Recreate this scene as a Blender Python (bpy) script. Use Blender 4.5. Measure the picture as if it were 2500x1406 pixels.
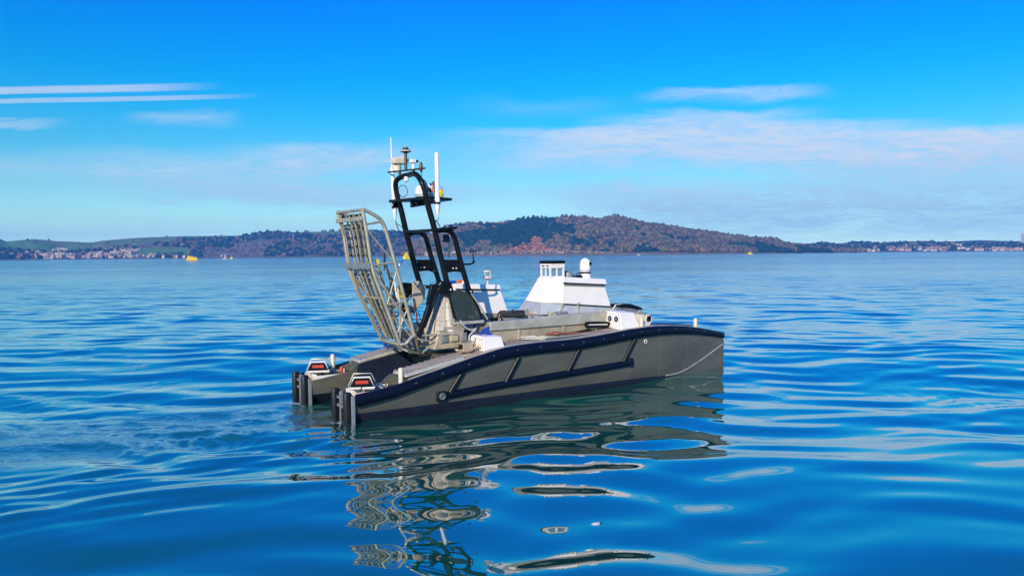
import bpy, bmesh, math, random
import numpy as np
from mathutils import Vector, Matrix, noise as mnoise

for o in list(bpy.data.objects): bpy.data.objects.remove(o)
SC = bpy.context.scene
COL = SC.collection
rad = math.radians

# ------------------------------------------------------------------ camera
W, H = 2500., 1406.
F, YH, ROLL, CAMH = 1800., 622., math.atan(.0088), 3.2
pitch = math.atan((H/2-YH)/F)
FWD = Vector((0, math.cos(pitch), -math.sin(pitch)))
UP0 = Vector((0, math.sin(pitch), math.cos(pitch)))
RT = (Vector((1, 0, 0))*math.cos(ROLL) - UP0*math.sin(ROLL))
UP = (Vector((1, 0, 0))*math.sin(ROLL) + UP0*math.cos(ROLL))
cd = bpy.data.cameras.new('camera'); cam = bpy.data.objects.new('camera', cd); COL.objects.link(cam)
cd.sensor_width = 36; cd.lens = 36*F/W; cd.clip_start = .1; cd.clip_end = 60000
M = Matrix((RT, UP, -FWD)).transposed().to_4x4(); M.translation = (0, 0, CAMH)
cam.matrix_world = M
SC.camera = cam
SC.render.resolution_x, SC.render.resolution_y = 1024, 575

# ------------------------------------------------------------------ world, sun, exposure
SUN_EL = rad(26)
sun_h = Vector((-.29, -.957, 0)).normalized()
SUN_DIR = sun_h*math.cos(SUN_EL) + Vector((0, 0, math.sin(SUN_EL)))      # towards the sun
world = bpy.data.worlds.new('World'); SC.world = world; world.use_nodes = True
class NT:
    """small helper for node graphs"""
    def __init__(s, nt): s.nt = nt; s.N = nt.nodes; s.L = nt.links
    def n(s, t, **k):
        x = s.N.new(t)
        for a, b in k.items(): setattr(x, a, b)
        return x
    def put(s, sock, v):
        if isinstance(v, bpy.types.NodeSocket): s.L.new(v, sock)
        elif v is not None: sock.default_value = v
    def m(s, op, a, b=None, c=None, clamp=False):
        x = s.n('ShaderNodeMath', operation=op, use_clamp=clamp)
        for i, v in enumerate((a, b, c)):
            if v is not None: s.put(x.inputs[i], v)
        return x.outputs[0]
    def mix(s, f, a, b, mode='MIX'):
        x = s.n('ShaderNodeMix', data_type='RGBA', blend_type=mode)
        s.put(x.inputs[0], f); s.put(x.inputs[6], a); s.put(x.inputs[7], b)
        return x.outputs[2]
    def noise(s, vec, scale, detail=3, rough=.5, dist=0, dim='3D'):
        x = s.n('ShaderNodeTexNoise', noise_dimensions=dim)
        if vec is not None: s.L.new(vec, x.inputs['Vector'])
        x.inputs['Scale'].default_value = scale; x.inputs['Detail'].default_value = detail
        x.inputs['Roughness'].default_value = rough; x.inputs['Distortion'].default_value = dist
        return x.outputs[0]
    def smooth(s, v, a, b, c=0., d=1.):
        x = s.n('ShaderNodeMapRange', interpolation_type='SMOOTHSTEP')
        s.put(x.inputs[0], v); x.inputs[1].default_value = a; x.inputs[2].default_value = b
        x.inputs[3].default_value = c; x.inputs[4].default_value = d
        return x.outputs[0]
    def ramp(s, v, stops, interp='LINEAR'):
        x = s.n('ShaderNodeValToRGB'); s.put(x.inputs[0], v)
        cr = x.color_ramp; cr.interpolation = interp
        while len(cr.elements) < len(stops): cr.elements.new(.5)
        for e, (p, c) in zip(cr.elements, stops): e.position = p; e.color = (*c, 1)
        return x.outputs[0]
    def vec(s, x, y, z):
        v = s.n('ShaderNodeCombineXYZ')
        for i, q in enumerate((x, y, z)): s.put(v.inputs[i], q)
        return v.outputs[0]

def srgb(r, g, b):
    f = lambda c: (c/255/12.92) if c/255 <= .04045 else ((c/255+.055)/1.055)**2.4
    return (f(r), f(g), f(b))

g = NT(world.node_tree); g.N.clear()
out = g.n('ShaderNodeOutputWorld'); bg = g.n('ShaderNodeBackground')
sky = g.n('ShaderNodeTexSky', sky_type='NISHITA', sun_disc=False)
sky.sun_elevation = SUN_EL; sky.sun_rotation = math.atan2(SUN_DIR.x, SUN_DIR.y)
sky.altitude = 0; sky.air_density = 1; sky.dust_density = .6; sky.ozone_density = 2
tc = g.n('ShaderNodeTexCoord'); sep = g.n('ShaderNodeSeparateXYZ'); g.L.new(tc.outputs['Generated'], sep.inputs[0])
sx, sy, sz = sep.outputs
el = g.m('MULTIPLY', g.m('ARCSINE', sz), 180/math.pi)            # elevation, degrees
az = g.m('MULTIPLY', g.m('ARCTAN2', sx, sy), 180/math.pi)        # azimuth from +Y, degrees
# colour grading of the clear sky with elevation (the air is deeper blue overhead)
GRADE = [(e/45., tuple(.3*c for c in k)) for e, k in (
    (0, (1.9, 2.75, 2.9)), (.7, (1.65, 2.4, 2.5)), (2.6, (1.05, 1.62, 1.70)), (5.1, (.64, 1.28, 1.44)), (7.7, (.30, 1.15, 1.46)),
    (10.1, (.10, 1.10, 1.54)), (12.6, (.02, 1.03, 1.68)), (15, (.006, .94, 1.82)), (19, (.005, .80, 2.10)), (28, (.006, .90, 2.6)), (45, (.01, 1.0, 3.2)))]
grade = g.ramp(g.m('DIVIDE', el, 45., clamp=True), GRADE)
clear = g.mix(1., sky.outputs[0], grade, 'MULTIPLY')
# clouds: wispy banks placed by bearing and height over the bay (plane 1.8 km ahead, in metres), broken up by stretched noise
ysafe = g.m('MAXIMUM', sy, .12)
cu = g.m('MULTIPLY', g.m('DIVIDE', sx, ysafe), 1800.)               # to the right of due ahead
cw = g.m('ADD', g.m('MULTIPLY', g.m('DIVIDE', sz, ysafe), 1800.), g.m('MULTIPLY', cu, -.0088))   # above the horizon
cv = g.vec(g.m('MULTIPLY', cu, .0036), g.m('MULTIPLY', cw, .021), 0.)
n1 = g.noise(cv, 1.0, 7, .6, .8)
cv2 = g.vec(g.m('MULTIPLY', cu, .0016), g.m('MULTIPLY', cw, .010), 7.3)
n2 = g.noise(cv2, 1.0, 6, .58, .4)
wob = g.m('ADD', g.m('MULTIPLY', g.m('SUBTRACT', n1, .5), 46.), g.m('MULTIPLY', g.m('SUBTRACT', n2, .5), 60.))
cwd = g.m('ADD', cw, wob)
def bank(x0, x1, lo, hi, amp, soft=(120., 30., 16.), slope=0.):
    """cloud sheet from x0..x1, lo..hi; soft = side, lower and upper edge softness"""
    h = g.m('ADD', cwd, g.m('MULTIPLY', g.m('SUBTRACT', cu, x0), -slope)) if slope else cwd
    a = g.m('MULTIPLY', g.smooth(cu, x0-soft[0], x0+soft[0]), g.smooth(cu, x1+soft[0], x1-soft[0]))
    b = g.m('MULTIPLY', g.smooth(h, lo-soft[1], lo+soft[1]), g.smooth(h, hi+soft[2], hi-soft[2]))
    return g.m('MULTIPLY', g.m('MULTIPLY', a, b), amp)
BANKS = [(-20, 900, 205, 305, .88, (260, 40, 10)), (280, 660, 235, 335, .75, (160, 40, 12)), (700, 1900, 165, 280, .97, (250, 60, 10)), (640, 1500, 190, 285, .5, (200, 40, 14)),
         (360, 720, 362, 392, .55, (90, 14, 8)), (-60, 220, 345, 372, .16, (120, 20, 20)), (160, 1900, 75, 168, .75, (200, 40, 26)), (250, 700, 90, 170, .3, (150, 30, 14)),
         (-120, 280, 120, 165, .35, (140, 30, 24)), (-620, -240, 214, 276, .66, (140, 22, 18)), (-1000, -420, 170, 238, .55, (200, 24, 20)), (-900, -480, 134, 184, .62, (170, 14, 12)),
         (-600, -100, 115, 172, .62, (150, 20, 22)), (-1400, -1110, 325, 341, .5, (60, 8, 5)), (-900, -690, 332, 362, .46, (60, 20, 12)), (-1600, 1600, 20, 92, .36, (300, 60, 40)), (300, 1900, 10, 120, .4, (300, 40, 40)), (-1900, -700, 210, 262, .3, (250, 24, 22))]
d1 = None
for c in BANKS:
    e = bank(*c); d1 = e if d1 is None else g.m('SUBTRACT', g.m('ADD', d1, e), g.m('MULTIPLY', d1, e))
cv4 = g.vec(g.m('MULTIPLY', cu, .010), g.m('MULTIPLY', cwd, .055), 2.2)
n4 = g.noise(cv4, 1.0, 8, .66, 1.2)
d1 = g.m('MULTIPLY', d1, g.m('MULTIPLY', g.smooth(n1, .20, .55, .66, 1.), g.smooth(n4, .28, .62, .58, 1.)))
streak = None
for (x1, w0, h_, am) in [(-700, 417, 9.5, .62), (-600, 392, 6.5, .5)]:
    e_ = g.m('ADD', g.m('SUBTRACT', cw, w0), g.m('ADD', g.m('MULTIPLY', g.m('SUBTRACT', n2, .5), 9.), g.m('MULTIPLY', g.m('ADD', cu, 1250.), -.003)))
    s_ = g.m('MULTIPLY', g.m('MULTIPLY', g.smooth(g.m('ABSOLUTE', e_), h_*1.15, h_*.55), g.smooth(cu, x1+25, x1-240)), am)
    streak = s_ if streak is None else g.m('MAXIMUM', streak, s_)
streak = g.m('MULTIPLY', streak, g.smooth(cu, -4200, -2600))
# the same kind of broken cloud goes on elsewhere round the sky
av = g.vec(g.m('MULTIPLY', az, .07), g.m('MULTIPLY', el, .5), 3.1)
n3 = g.noise(av, 1.0, 6, .58, .5)
away = g.smooth(g.m('ABSOLUTE', az), 42, 58)
d2 = g.m('MULTIPLY', g.m('MULTIPLY', g.smooth(n3, .45, .72), g.smooth(el, 24, 6)), away)
inview = g.m('SUBTRACT', 1., away)
dens = g.m('MAXIMUM', g.m('MULTIPLY', g.m('MAXIMUM', d1, streak), inview), g.m('MULTIPLY', d2, .7))
tone = g.mix(g.smooth(g.m('ADD', g.m('ADD', g.m('MULTIPLY', n1, .3), g.m('MULTIPLY', n4, .4)), g.m('MULTIPLY', g.smooth(cw, 60, 300), .35)), .35, .75), (*srgb(172, 200, 236), 1), (*srgb(216, 228, 246), 1))
final = g.mix(dens, clear, tone)
g.L.new(final, bg.inputs[0]); bg.inputs[1].default_value = 1.0
g.L.new(bg.outputs[0], out.inputs[0])
NISHITA_K = 1/3.
# Nishita is physically bright: bring it to daylight strength before grading
for l in list(sky.outputs[0].links): g.L.remove(l)
dim = g.mix(1., sky.outputs[0], (NISHITA_K,)*3+(1,), 'MULTIPLY')
mixnode = [x for x in g.N if x.type == 'MIX' and x.outputs[2].links and x.blend_type == 'MULTIPLY' and x.inputs[7].links][0]
g.L.new(dim, mixnode.inputs[6])

sl = bpy.data.lights.new('sun', 'SUN'); sl.energy = 4.9; sl.angle = rad(.6); sl.color = (1, .89, .74)
sun = bpy.data.objects.new('sun', sl); COL.objects.link(sun)
sun.rotation_euler = SUN_DIR.to_track_quat('Z', 'Y').to_euler(); sun.location = (-20, -30, 40)
vs = SC.view_settings; vs.view_transform = 'Standard'; vs.look = 'None'; vs.exposure = 0; vs.gamma = 1; vs.use_curve_mapping = False
SC.render.engine = 'CYCLES'
SC.cycles.use_denoising = True
SC.cycles.max_bounces = 6; SC.cycles.volume_bounces = 0; SC.cycles.caustics_reflective = False; SC.cycles.caustics_refractive = False

# ------------------------------------------------------------------ helpers
def ray(px, py): return FWD + RT*((px-W/2)/F) - UP*((py-H/2)/F)
def tag(o, label=None, cat=None, group=None, kind=None):
    for k, v in (('label', label), ('category', cat), ('group', group), ('kind', kind)):
        if v: o[k] = v
    return o
def principled(name):
    m = bpy.data.materials.new(name); m.use_nodes = True
    k = NT(m.node_tree); b = k.N['Principled BSDF']
    return m, k, b
def mat(name, col, rough=.5, metal=0., var=.25, scale=6., bump=0., bscale=40., col2=None, spots=None, stretch=None, spec=None):
    """painted / metal surface: colour mottled by noise, uneven gloss, slight relief"""
    m, k, b = principled(name)
    t = k.n('ShaderNodeTexCoord'); v = t.outputs['Object']
    if stretch:
        mp = k.n('ShaderNodeMapping'); mp.inputs['Scale'].default_value = stretch; k.L.new(v, mp.inputs[0]); v = mp.outputs[0]
    n = k.noise(v, scale, 5, .6)
    f = k.smooth(n, .3, .7)
    c2 = col2 or tuple(max(0, c*(1-var)) for c in col)
    c = k.mix(f, (*c2, 1), (*[min(1, x*(1+var*.4)) for x in col], 1))
    if spots:
        n3 = k.noise(v, spots[1], 6, .7)
        c = k.mix(k.m('MULTIPLY', k.smooth(n3, .56, .72), spots[2]), c, (*spots[0], 1))
    k.L.new(c, b.inputs['Base Color'])
    b.inputs['Metallic'].default_value = metal
    if spec is not None: b.inputs['Specular IOR Level'].default_value = spec
    n2 = k.noise(v, scale*3.1, 4, .6)
    k.L.new(k.smooth(n2, .2, .8, max(.02, rough*.75), min(1, rough*1.25)), b.inputs['Roughness'])
    if bump:
        bp_ = k.n('ShaderNodeBump'); bp_.inputs['Strength'].default_value = bump; bp_.inputs['Distance'].default_value = .01
        k.L.new(k.noise(v, bscale, 4, .6), bp_.inputs['Height']); k.L.new(bp_.outputs[0], b.inputs['Normal'])
    return m

class MB:
    """collects faces and builds ONE mesh object"""
    def __init__(s): s.v = []; s.f = []; s.mi = []
    def add(s, vs, fs, mi=0):
        o = len(s.v); s.v += [tuple(p) for p in vs]; s.f += [tuple(i+o for i in f) for f in fs]; s.mi += [mi]*len(fs)
        return s
    def loft(s, rings, mi=0, closed=True, caps=True):
        n = len(rings[0]); o = len(s.v)
        for r in rings: s.v += [tuple(p) for p in r]
        m = n if closed else n-1
        for i in range(len(rings)-1):
            for j in range(m):
                a = o+i*n+j; b = o+i*n+(j+1) % n
                s.f.append((a, b, b+n, a+n)); s.mi.append(mi if not callable(mi) else mi(i, j))
        if caps and closed:
            k = mi if not callable(mi) else 0
            s.f.append(tuple(o+j for j in range(n))[::-1]); s.mi.append(k)
            s.f.append(tuple(o+(len(rings)-1)*n+j for j in range(n))); s.mi.append(k)
        return s
    def hexa(s, lo, hi, mi=0):
        """frustum between two 4-corner rings"""
        return s.loft([lo, hi], mi)
    def box(s, a, b, mi=0):
        x0, y0, z0 = a; x1, y1, z1 = b
        return s.loft([[(x0, y0, z0), (x1, y0, z0), (x1, y1, z0), (x0, y1, z0)], [(x0, y0, z1), (x1, y0, z1), (x1, y1, z1), (x0, y1, z1)]], mi)
    def bar(s, p, q, w, h, up=(0, 0, 1), mi=0):
        p, q = Vector(p), Vector(q); t = (q-p).normalized(); u = Vector(up); sd = t.cross(u).normalized(); u = sd.cross(t)
        R = [[c+sd*a*w/2+u*b*h/2 for a, b in ((-1, -1), (1, -1), (1, 1), (-1, 1))] for c in (p, q)]
        return s.loft(R, mi)
    def tube(s, pts, r, n=8, curve=0, mi=0, flat=1., up=(0, 0, 1), closed=False):
        P = [Vector(p) for p in pts]
        rr = r if isinstance(r, (list, tuple)) else [r]*len(P)
        if curve:
            Q, R2 = [], []
            for i in range(len(P)-1):
                p0, p1, p2, p3 = P[max(i-1, 0)], P[i], P[i+1], P[min(i+2, len(P)-1)]
                for k in range(curve):
                    t = k/curve
                    Q.append(.5*((2*p1)+(-p0+p2)*t+(2*p0-5*p1+4*p2-p3)*t*t+(-p0+3*p1-3*p2+p3)*t**3)); R2.append(rr[i]*(1-t)+rr[i+1]*t)
            Q.append(P[-1]); R2.append(rr[-1]); P, rr = Q, R2
        rings = []; prev = None
        for i, p in enumerate(P):
            t = (P[min(i+1, len(P)-1)]-P[max(i-1, 0)]).normalized()
            a = Vector(up) if prev is None else prev
            sd = t.cross(a)
            if sd.length < 1e-4: sd = t.cross(Vector((1, .1, 0)))
            sd.normalize(); u = sd.cross(t); prev = u
            rings.append([p+(sd*math.cos(2*math.pi*k/n)+u*math.sin(2*math.pi*k/n)*flat)*rr[i] for k in range(n)])
        return s.loft(rings, mi)
    def lathe(s, prof, c=(0, 0, 0), n=20, axis=(0, 0, 1), mi=0):
        ax = Vector(axis).normalized(); a = ax.orthogonal().normalized(); b = ax.cross(a); c = Vector(c)
        return s.loft([[c+ax*z+(a*math.cos(2*math.pi*k/n)+b*math.sin(2*math.pi*k/n))*max(r, .0005) for k in range(n)] for r, z in prof], mi)
    def torus(s, c, R, r, axis=(0, 0, 1), n=18, m=6, mi=0, sx=1.):
        ax = Vector(axis).normalized(); a = ax.orthogonal().normalized(); b = ax.cross(a); c = Vector(c)
        rings = []
        for i in range(n+1):
            t = 2*math.pi*i/n; d = a*math.cos(t)*sx+b*math.sin(t); dn = d.normalized()
            rings.append([c+d*R+dn*r*math.cos(2*math.pi*k/m)+ax*r*math.sin(2*math.pi*k/m) for k in range(m)])
        return s.loft(rings, mi, caps=False)
    def prism(s, poly, y0, y1, mi=0):
        """polygon in (x,z) extruded along y"""
        return s.loft([[(x, y0, z) for x, z in poly], [(x, y1, z) for x, z in poly]], mi)
    def build(s, name, mats, parent=None, sharp=35, bevel=0, loc=None):
        me = bpy.data.meshes.new(name); me.from_pydata(s.v, [], s.f)
        if not isinstance(mats, (list, tuple)): mats = [mats]
        for m in mats: me.materials.append(m)
        if len(mats) > 1: me.polygons.foreach_set('material_index', s.mi)
        b = bmesh.new(); b.from_mesh(me); bmesh.ops.recalc_face_normals(b, faces=b.faces); b.to_mesh(me); b.free()
        me.polygons.foreach_set('use_smooth', [True]*len(me.polygons)); me.set_sharp_from_angle(angle=rad(sharp))
        o = bpy.data.objects.new(name, me); COL.objects.link(o)
        if parent: o.parent = parent
        if loc: o.location = loc
        if bevel:
            mo = o.modifiers.new('bevel', 'BEVEL'); mo.width = bevel; mo.segments = 2; mo.limit_method = 'ANGLE'; mo.angle_limit = rad(40); mo.harden_normals = False
        return o

def interp(x, pts): return float(np.interp(x, [p[0] for p in pts], [p[1] for p in pts]))

# boat frame: origin amidships at the stern on the water, x forward, y to port
BO = Vector((-3.999, 15.518, 0)); BF = Vector((.83297, .55332, 0)); BPT = Vector((-.55332, .83297, 0))
def onY(px, py, Y):
    d = ray(px, py); c = Vector((0, 0, CAMH))-BO; t = (Y-c.dot(BPT))/d.dot(BPT); p = c+d*t
    return Vector((p.dot(BF), Y, p.z))

# ------------------------------------------------------------------ water
WATER_MIRROR, WATER_GRAZE = .18, .78
def make_water():
    NR, NA = 760, 760
    r = 3.5*(150/3.5)**(np.linspace(0, 1, NR))
    r = np.concatenate([r, 150*(5200/150)**(np.linspace(0, 1, 44)[1:])])
    a = np.radians(np.concatenate([np.linspace(-180, -46, 40)[:-1], np.linspace(-46, 46, NA), np.linspace(46, 180, 40)[1:]]))
    A, Rr = np.meshgrid(a, r)
    X = Rr*np.sin(A); Y = Rr*np.cos(A)
    dr = np.gradient(r)[:, None]
    nx = len(a)
    # boat coordinates of every point
    bx = (X-BO.x)*BF.x+(Y-BO.y)*BF.y; by = (X-BO.x)*BPT.x+(Y-BO.y)*BPT.y
    # domain warp
    Xw = X+.5*np.sin(.55*Y+.21*X+1.)+.35*np.sin(.9*X-.33*Y+2.); Yw = Y+.35*np.sin(.4*X+.3*Y)+.22*np.sin(.85*X-.5*Y+4.)+.12*np.sin(1.7*X+.3*Y+1.)
    def waves(n, l0, l1, slope, mean, spread, seed, dmul=3.5, warp=True):
        g_ = np.random.default_rng(seed); out_ = np.zeros_like(X); PX, PY = (Xw, Yw) if warp else (X, Y)
        for i in range(n):
            lam = math.exp(g_.uniform(math.log(l0), math.log(l1))); th = g_.normal(mean, spread); ph = g_.uniform(0, 2*math.pi)
            s_ = slope*math.sqrt(2./n); am = s_*lam/(2*math.pi)
            w = np.clip((lam/(dmul*dr)-.7)/.8, 0, 1)
            out_ += w*am*np.sin(2*math.pi/lam*(PX*math.sin(th)+PY*math.cos(th))+ph)
        return out_
    env = .75+.35*np.sin(.23*X+.31*Y+1)*np.sin(.17*X-.21*Y+2)+.2*np.sin(.5*X+.13*Y)
    env = np.clip(env, .25, 1.4)
    near = np.clip((Rr-7)/14, 0, 1)
    z = waves(16, 2.4, 6.5, .030, rad(-6), rad(16), 1)*(.8+.2*env)
    yy = Y+.06*X+.35*np.sin(.5*X+1.); z += (.135*np.cos(2*math.pi*(yy-7.4)/18)+.035)*(1-np.clip((Rr-24)/28, 0, 1))
    z += waves(26, .85, 2.0, .072, rad(-3), rad(19), 12)*(.55+.45*env)*(.95+.1*near)
    z += waves(24, .35, .9, .028, rad(2), rad(30), 3)*env*(.30+.9*near)
    # churned wake trailing behind the stern
    aft = np.clip(-bx/1.2+.6, 0, 1)*np.exp(-np.clip(-bx, 0, None)/34)
    half = 1.9+.10*np.clip(-bx, 0, None)
    nz = .5*np.sin(1.3*bx+.7*by)+.5*np.sin(.8*bx-1.1*by+2)
    wk = aft*np.clip((half+.35*nz-np.abs(by+.1))/.9, 0, 1)
    chop = waves(52, .16, .8, .20, 0, 2.5, 4, 2.6)+waves(14, .7, 1.8, .075, 0, 2., 5)
    z += wk*chop*(.75+.45*nz)
    # wash ripples running off to starboard of the wake, crests nearly parallel to the track
    lat = -(by)-half
    bandm = np.clip(lat/.5, 0, 1)*np.exp(-(np.clip(lat-1.8, 0, None)/1.5)**2)*np.clip((-bx+1.5)/2.5, 0, 1)*np.exp(-np.clip(-bx, 0, None)/26)
    thb = math.atan2(BPT.x, BPT.y)
    z += bandm*(waves(9, .34, .62, .095, thb+rad(10), rad(7), 8, 2.6, False)+waves(7, .6, 1.1, .075, thb+rad(12), rad(6), 9, 3, False))
    latp = by-half
    bandp = np.clip(latp/.5, 0, 1)*np.exp(-(np.clip(latp-1., 0, None)/2.2)**2)*np.clip(-bx/2, 0, 1)*np.exp(-np.clip(-bx, 0, None)/22)
    z += bandp*waves(10, .35, .8, .03, thb-rad(8), rad(9), 10, 2.6, False)
    z *= np.clip((170-Rr)/60, 0, 1)
    # ripple strength for the fine relief in the material
    slick = .5+.5*np.sin(.045*X+.02*Y+.6*np.sin(.05*Y))*np.sin(.06*Y+.8*np.sin(.03*X)+1.)
    rip = np.clip((Rr-16)/60, 0, 1)*(.55+.6*slick)*(1+1.6*np.clip((Rr-110)/300, 0, 1))+.35*wk+.01
    fo = np.zeros_like(X)
    for hy in (-1.3, 1.3):
        fo = np.maximum(fo, np.clip(1-np.hypot((bx+.25)/.75, (by-hy)/.62), 0, 1))
    fo = np.maximum(fo, .42*wk*np.exp(-np.clip(-bx, 0, None)/4))
    V = np.stack([X, Y, z], -1).reshape(-1, 3)
    nr = len(r)
    idx = np.arange(nr*nx).reshape(nr, nx)
    q = np.stack([idx[:-1, :-1], idx[:-1, 1:], idx[1:, 1:], idx[1:, :-1]], -1).reshape(-1, 4)[:, ::-1]
    me = bpy.data.meshes.new('water'); me.vertices.add(len(V)); me.vertices.foreach_set('co', V.ravel().astype(np.float32))
    me.loops.add(q.size); me.loops.foreach_set('vertex_index', q.ravel().astype(np.int32))
    me.polygons.add(len(q)); me.polygons.foreach_set('loop_start', (np.arange(len(q))*4).astype(np.int32))
    me.update(); me.validate()
    me.polygons.foreach_set('use_smooth', np.ones(len(q), bool))
    at = me.attributes.new('ripple', 'FLOAT', 'POINT'); at.data.foreach_set('value', rip.ravel().astype(np.float32))
    at = me.attributes.new('churn', 'FLOAT', 'POINT'); at.data.foreach_set('value', wk.ravel().astype(np.float32))
    at = me.attributes.new('foam', 'FLOAT', 'POINT'); at.data.foreach_set('value', fo.ravel().astype(np.float32))
    o = bpy.data.objects.new('water', me); COL.objects.link(o); tag(o, kind='structure')
    m, k, b = principled('sea_water')
    geo = k.n('ShaderNodeNewGeometry'); P = geo.outputs['Position']
    ra = k.n('ShaderNodeAttribute', attribute_name='ripple').outputs['Fac']; ca = k.n('ShaderNodeAttribute', attribute_name='churn').outputs['Fac']
    def mp(sc, rot=0):
        x = k.n('ShaderNodeMapping'); x.inputs['Scale'].default_value = sc; x.inputs['Rotation'].default_value = (0, 0, rot); k.L.new(P, x.inputs[0]); return x.outputs[0]
    h1 = k.noise(mp((.55, 1.6, 1), .08), 1.0, 3, .55, .4)
    h2 = k.noise(mp((.06, .22, 1), -.05), 1.0, 3, .55, .3)
    hh = k.m('ADD', k.m('MULTIPLY', h1, .09), k.m('MULTIPLY', h2, .42))
    bp1 = k.n('ShaderNodeBump'); bp1.inputs['Distance'].default_value = 1.0
    k.L.new(ra, bp1.inputs['Strength']); k.L.new(hh, bp1.inputs['Height'])
    bp2 = k.n('ShaderNodeBump'); bp2.inputs['Distance'].default_value = .05
    k.L.new(k.m('MULTIPLY', ca, .5), bp2.inputs['Strength']); k.L.new(k.noise(P, 9, 4, .6, .5), bp2.inputs['Height']); k.L.new(bp1.outputs[0], bp2.inputs['Normal'])
    N_ = bp2.outputs[0]
    cn = k.noise(mp((.12, .2, 1)), 1., 2, .5)
    deep = k.mix(k.smooth(cn, .3, .7), (.003, .070, .044, 1), (.004, .090, .052, 1))
    fa = k.n('ShaderNodeAttribute', attribute_name='foam').outputs['Fac']
    fn = k.smooth(k.m('ADD', k.noise(P, 7, 6, .7, 1.), k.m('MULTIPLY', fa, .30)), .74, .82)
    fn = k.m('MULTIPLY', fn, k.smooth(fa, .02, .2))
    body = k.mix(k.m('MULTIPLY', ca, .6), deep, (.008, .10, .055, 1))
    body = k.mix(fn, body, (.7, .75, .74, 1))
    # clear silky surface: strong mirror that grows towards grazing view, over the green body of the sea
    df = k.n('ShaderNodeBsdfDiffuse'); k.L.new(body, df.inputs[0])
    gl = k.n('ShaderNodeBsdfGlossy'); gl.inputs[0].default_value = (1, 1, 1, 1); k.L.new(k.smooth(ra, .15, .9, .02, .11), gl.inputs['Roughness']); k.L.new(N_, gl.inputs['Normal'])
    lw = k.n('ShaderNodeLayerWeight'); lw.inputs['Blend'].default_value = .5; k.L.new(N_, lw.inputs['Normal'])
    fac = k.m('ADD', k.m('MULTIPLY', k.m('POWER', lw.outputs['Facing'], 3.), WATER_GRAZE), WATER_MIRROR)
    fac = k.m('MULTIPLY', fac, k.m('SUBTRACT', 1., k.m('MULTIPLY', fn, .8)))
    mx = k.n('ShaderNodeMixShader'); k.L.new(fac, mx.inputs[0]); k.L.new(df.outputs[0], mx.inputs[1]); k.L.new(gl.outputs[0], mx.inputs[2])
    k.L.new(mx.outputs[0], k.N['Material Output'].inputs['Surface']); k.N.remove(b)
    me.materials.append(m)
make_water()

# ------------------------------------------------------------------ far shores
def yh(px): return 633.2-.0088*px
def ground_mat(name):
    m, k, b = principled(name)
    a = k.n('ShaderNodeAttribute', attribute_name='tint').outputs['Color']
    P = k.n('ShaderNodeNewGeometry').outputs['Position']
    n = k.noise(P, .05, 6, .65); n2 = k.noise(P, .012, 4, .6)
    c = k.mix(k.smooth(n, .3, .72, 0, .5), a, (.02, .025, .018, 1))
    c = k.mix(k.smooth(n2, .45, .7, 0, .35), c, (.12, .07, .05, 1))
    k.L.new(c, b.inputs['Base Color']); b.inputs['Roughness'].default_value = .95; b.inputs['Specular IOR Level'].default_value = .1
    return m
GM = ground_mat('hillside')
def leaf_mat(name):
    m, k, b = principled(name)
    a = k.n('ShaderNodeAttribute', attribute_name='tint').outputs['Color']
    P = k.n('ShaderNodeNewGeometry').outputs['Position']
    c = k.mix(k.smooth(k.noise(P, .35, 4, .7), .35, .7), a, k.mix(.55, a, (.01, .015, .01, 1)))
    k.L.new(c, b.inputs['Base Color']); b.inputs['Roughness'].default_value = .9; b.inputs['Specular IOR Level'].default_value = .1
    return m
LM = leaf_mat('woodland_leaves')

class Shore:
    def __init__(s, prof, ds, dr, tree, pw=1.5, foot=2.):
        s.prof, s.ds, s.dr, s.tree, s.pw, s.foot = prof, ds, dr, tree, pw, foot
    def at(s, px, v):
        d = ray(px, yh(px)); d.z = 0; d.normalize(); ca = d.y
        D0, D1 = interp(px, s.ds), interp(px, s.dr)
        hr = max(1., (yh(px)-interp(px, s.prof))/F*D1*ca+3.2-s.tree)
        if v <= 1:
            D = D0+(D1-D0)*v; z = s.foot*min(1, v*20)+(hr-s.foot)*(1-(1-v)**s.pw)
            p = d*D
            rl = mnoise.fractal(Vector((p.x*.006, p.y*.006, 3)), .9, 2., 4)*min(12, hr*.16)*math.sin(math.pi*min(1, v*1.02))
            z = max(z*.35, z+rl)
            if v <= 0: z = -1.5
        else:
            D = D1+(v-1)*600; z = hr*(1-(v-1)*1.8)
        return d*D+Vector((0, 0, z))
    def mesh(s, name, x0, x1, step, tint, nv=22):
        xs = np.arange(x0, x1+.1, step); vs_ = list(np.linspace(0, 1, nv)**1.15)+[1.15, 1.6]
        V, C_ = [], []
        for x in xs:
            for v in vs_:
                p = s.at(x, v); V.append(p); C_.append((*tint(x, v, p), 1))
        n = len(vs_)
        Fc = [(i*n+j, (i+1)*n+j, (i+1)*n+j+1, i*n+j+1) for i in range(len(xs)-1) for j in range(n-1)]
        me = bpy.data.meshes.new(name); me.from_pydata(V, [], Fc)
        at = me.color_attributes.new('tint', 'FLOAT_COLOR', 'POINT'); at.data.foreach_set('color', np.array(C_, np.float32).ravel())
        me.polygons.foreach_set('use_smooth', [True]*len(Fc)); me.materials.append(GM)
        o = bpy.data.objects.new(name, me); COL.objects.link(o); tag(o, kind='structure')
        return o

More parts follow.
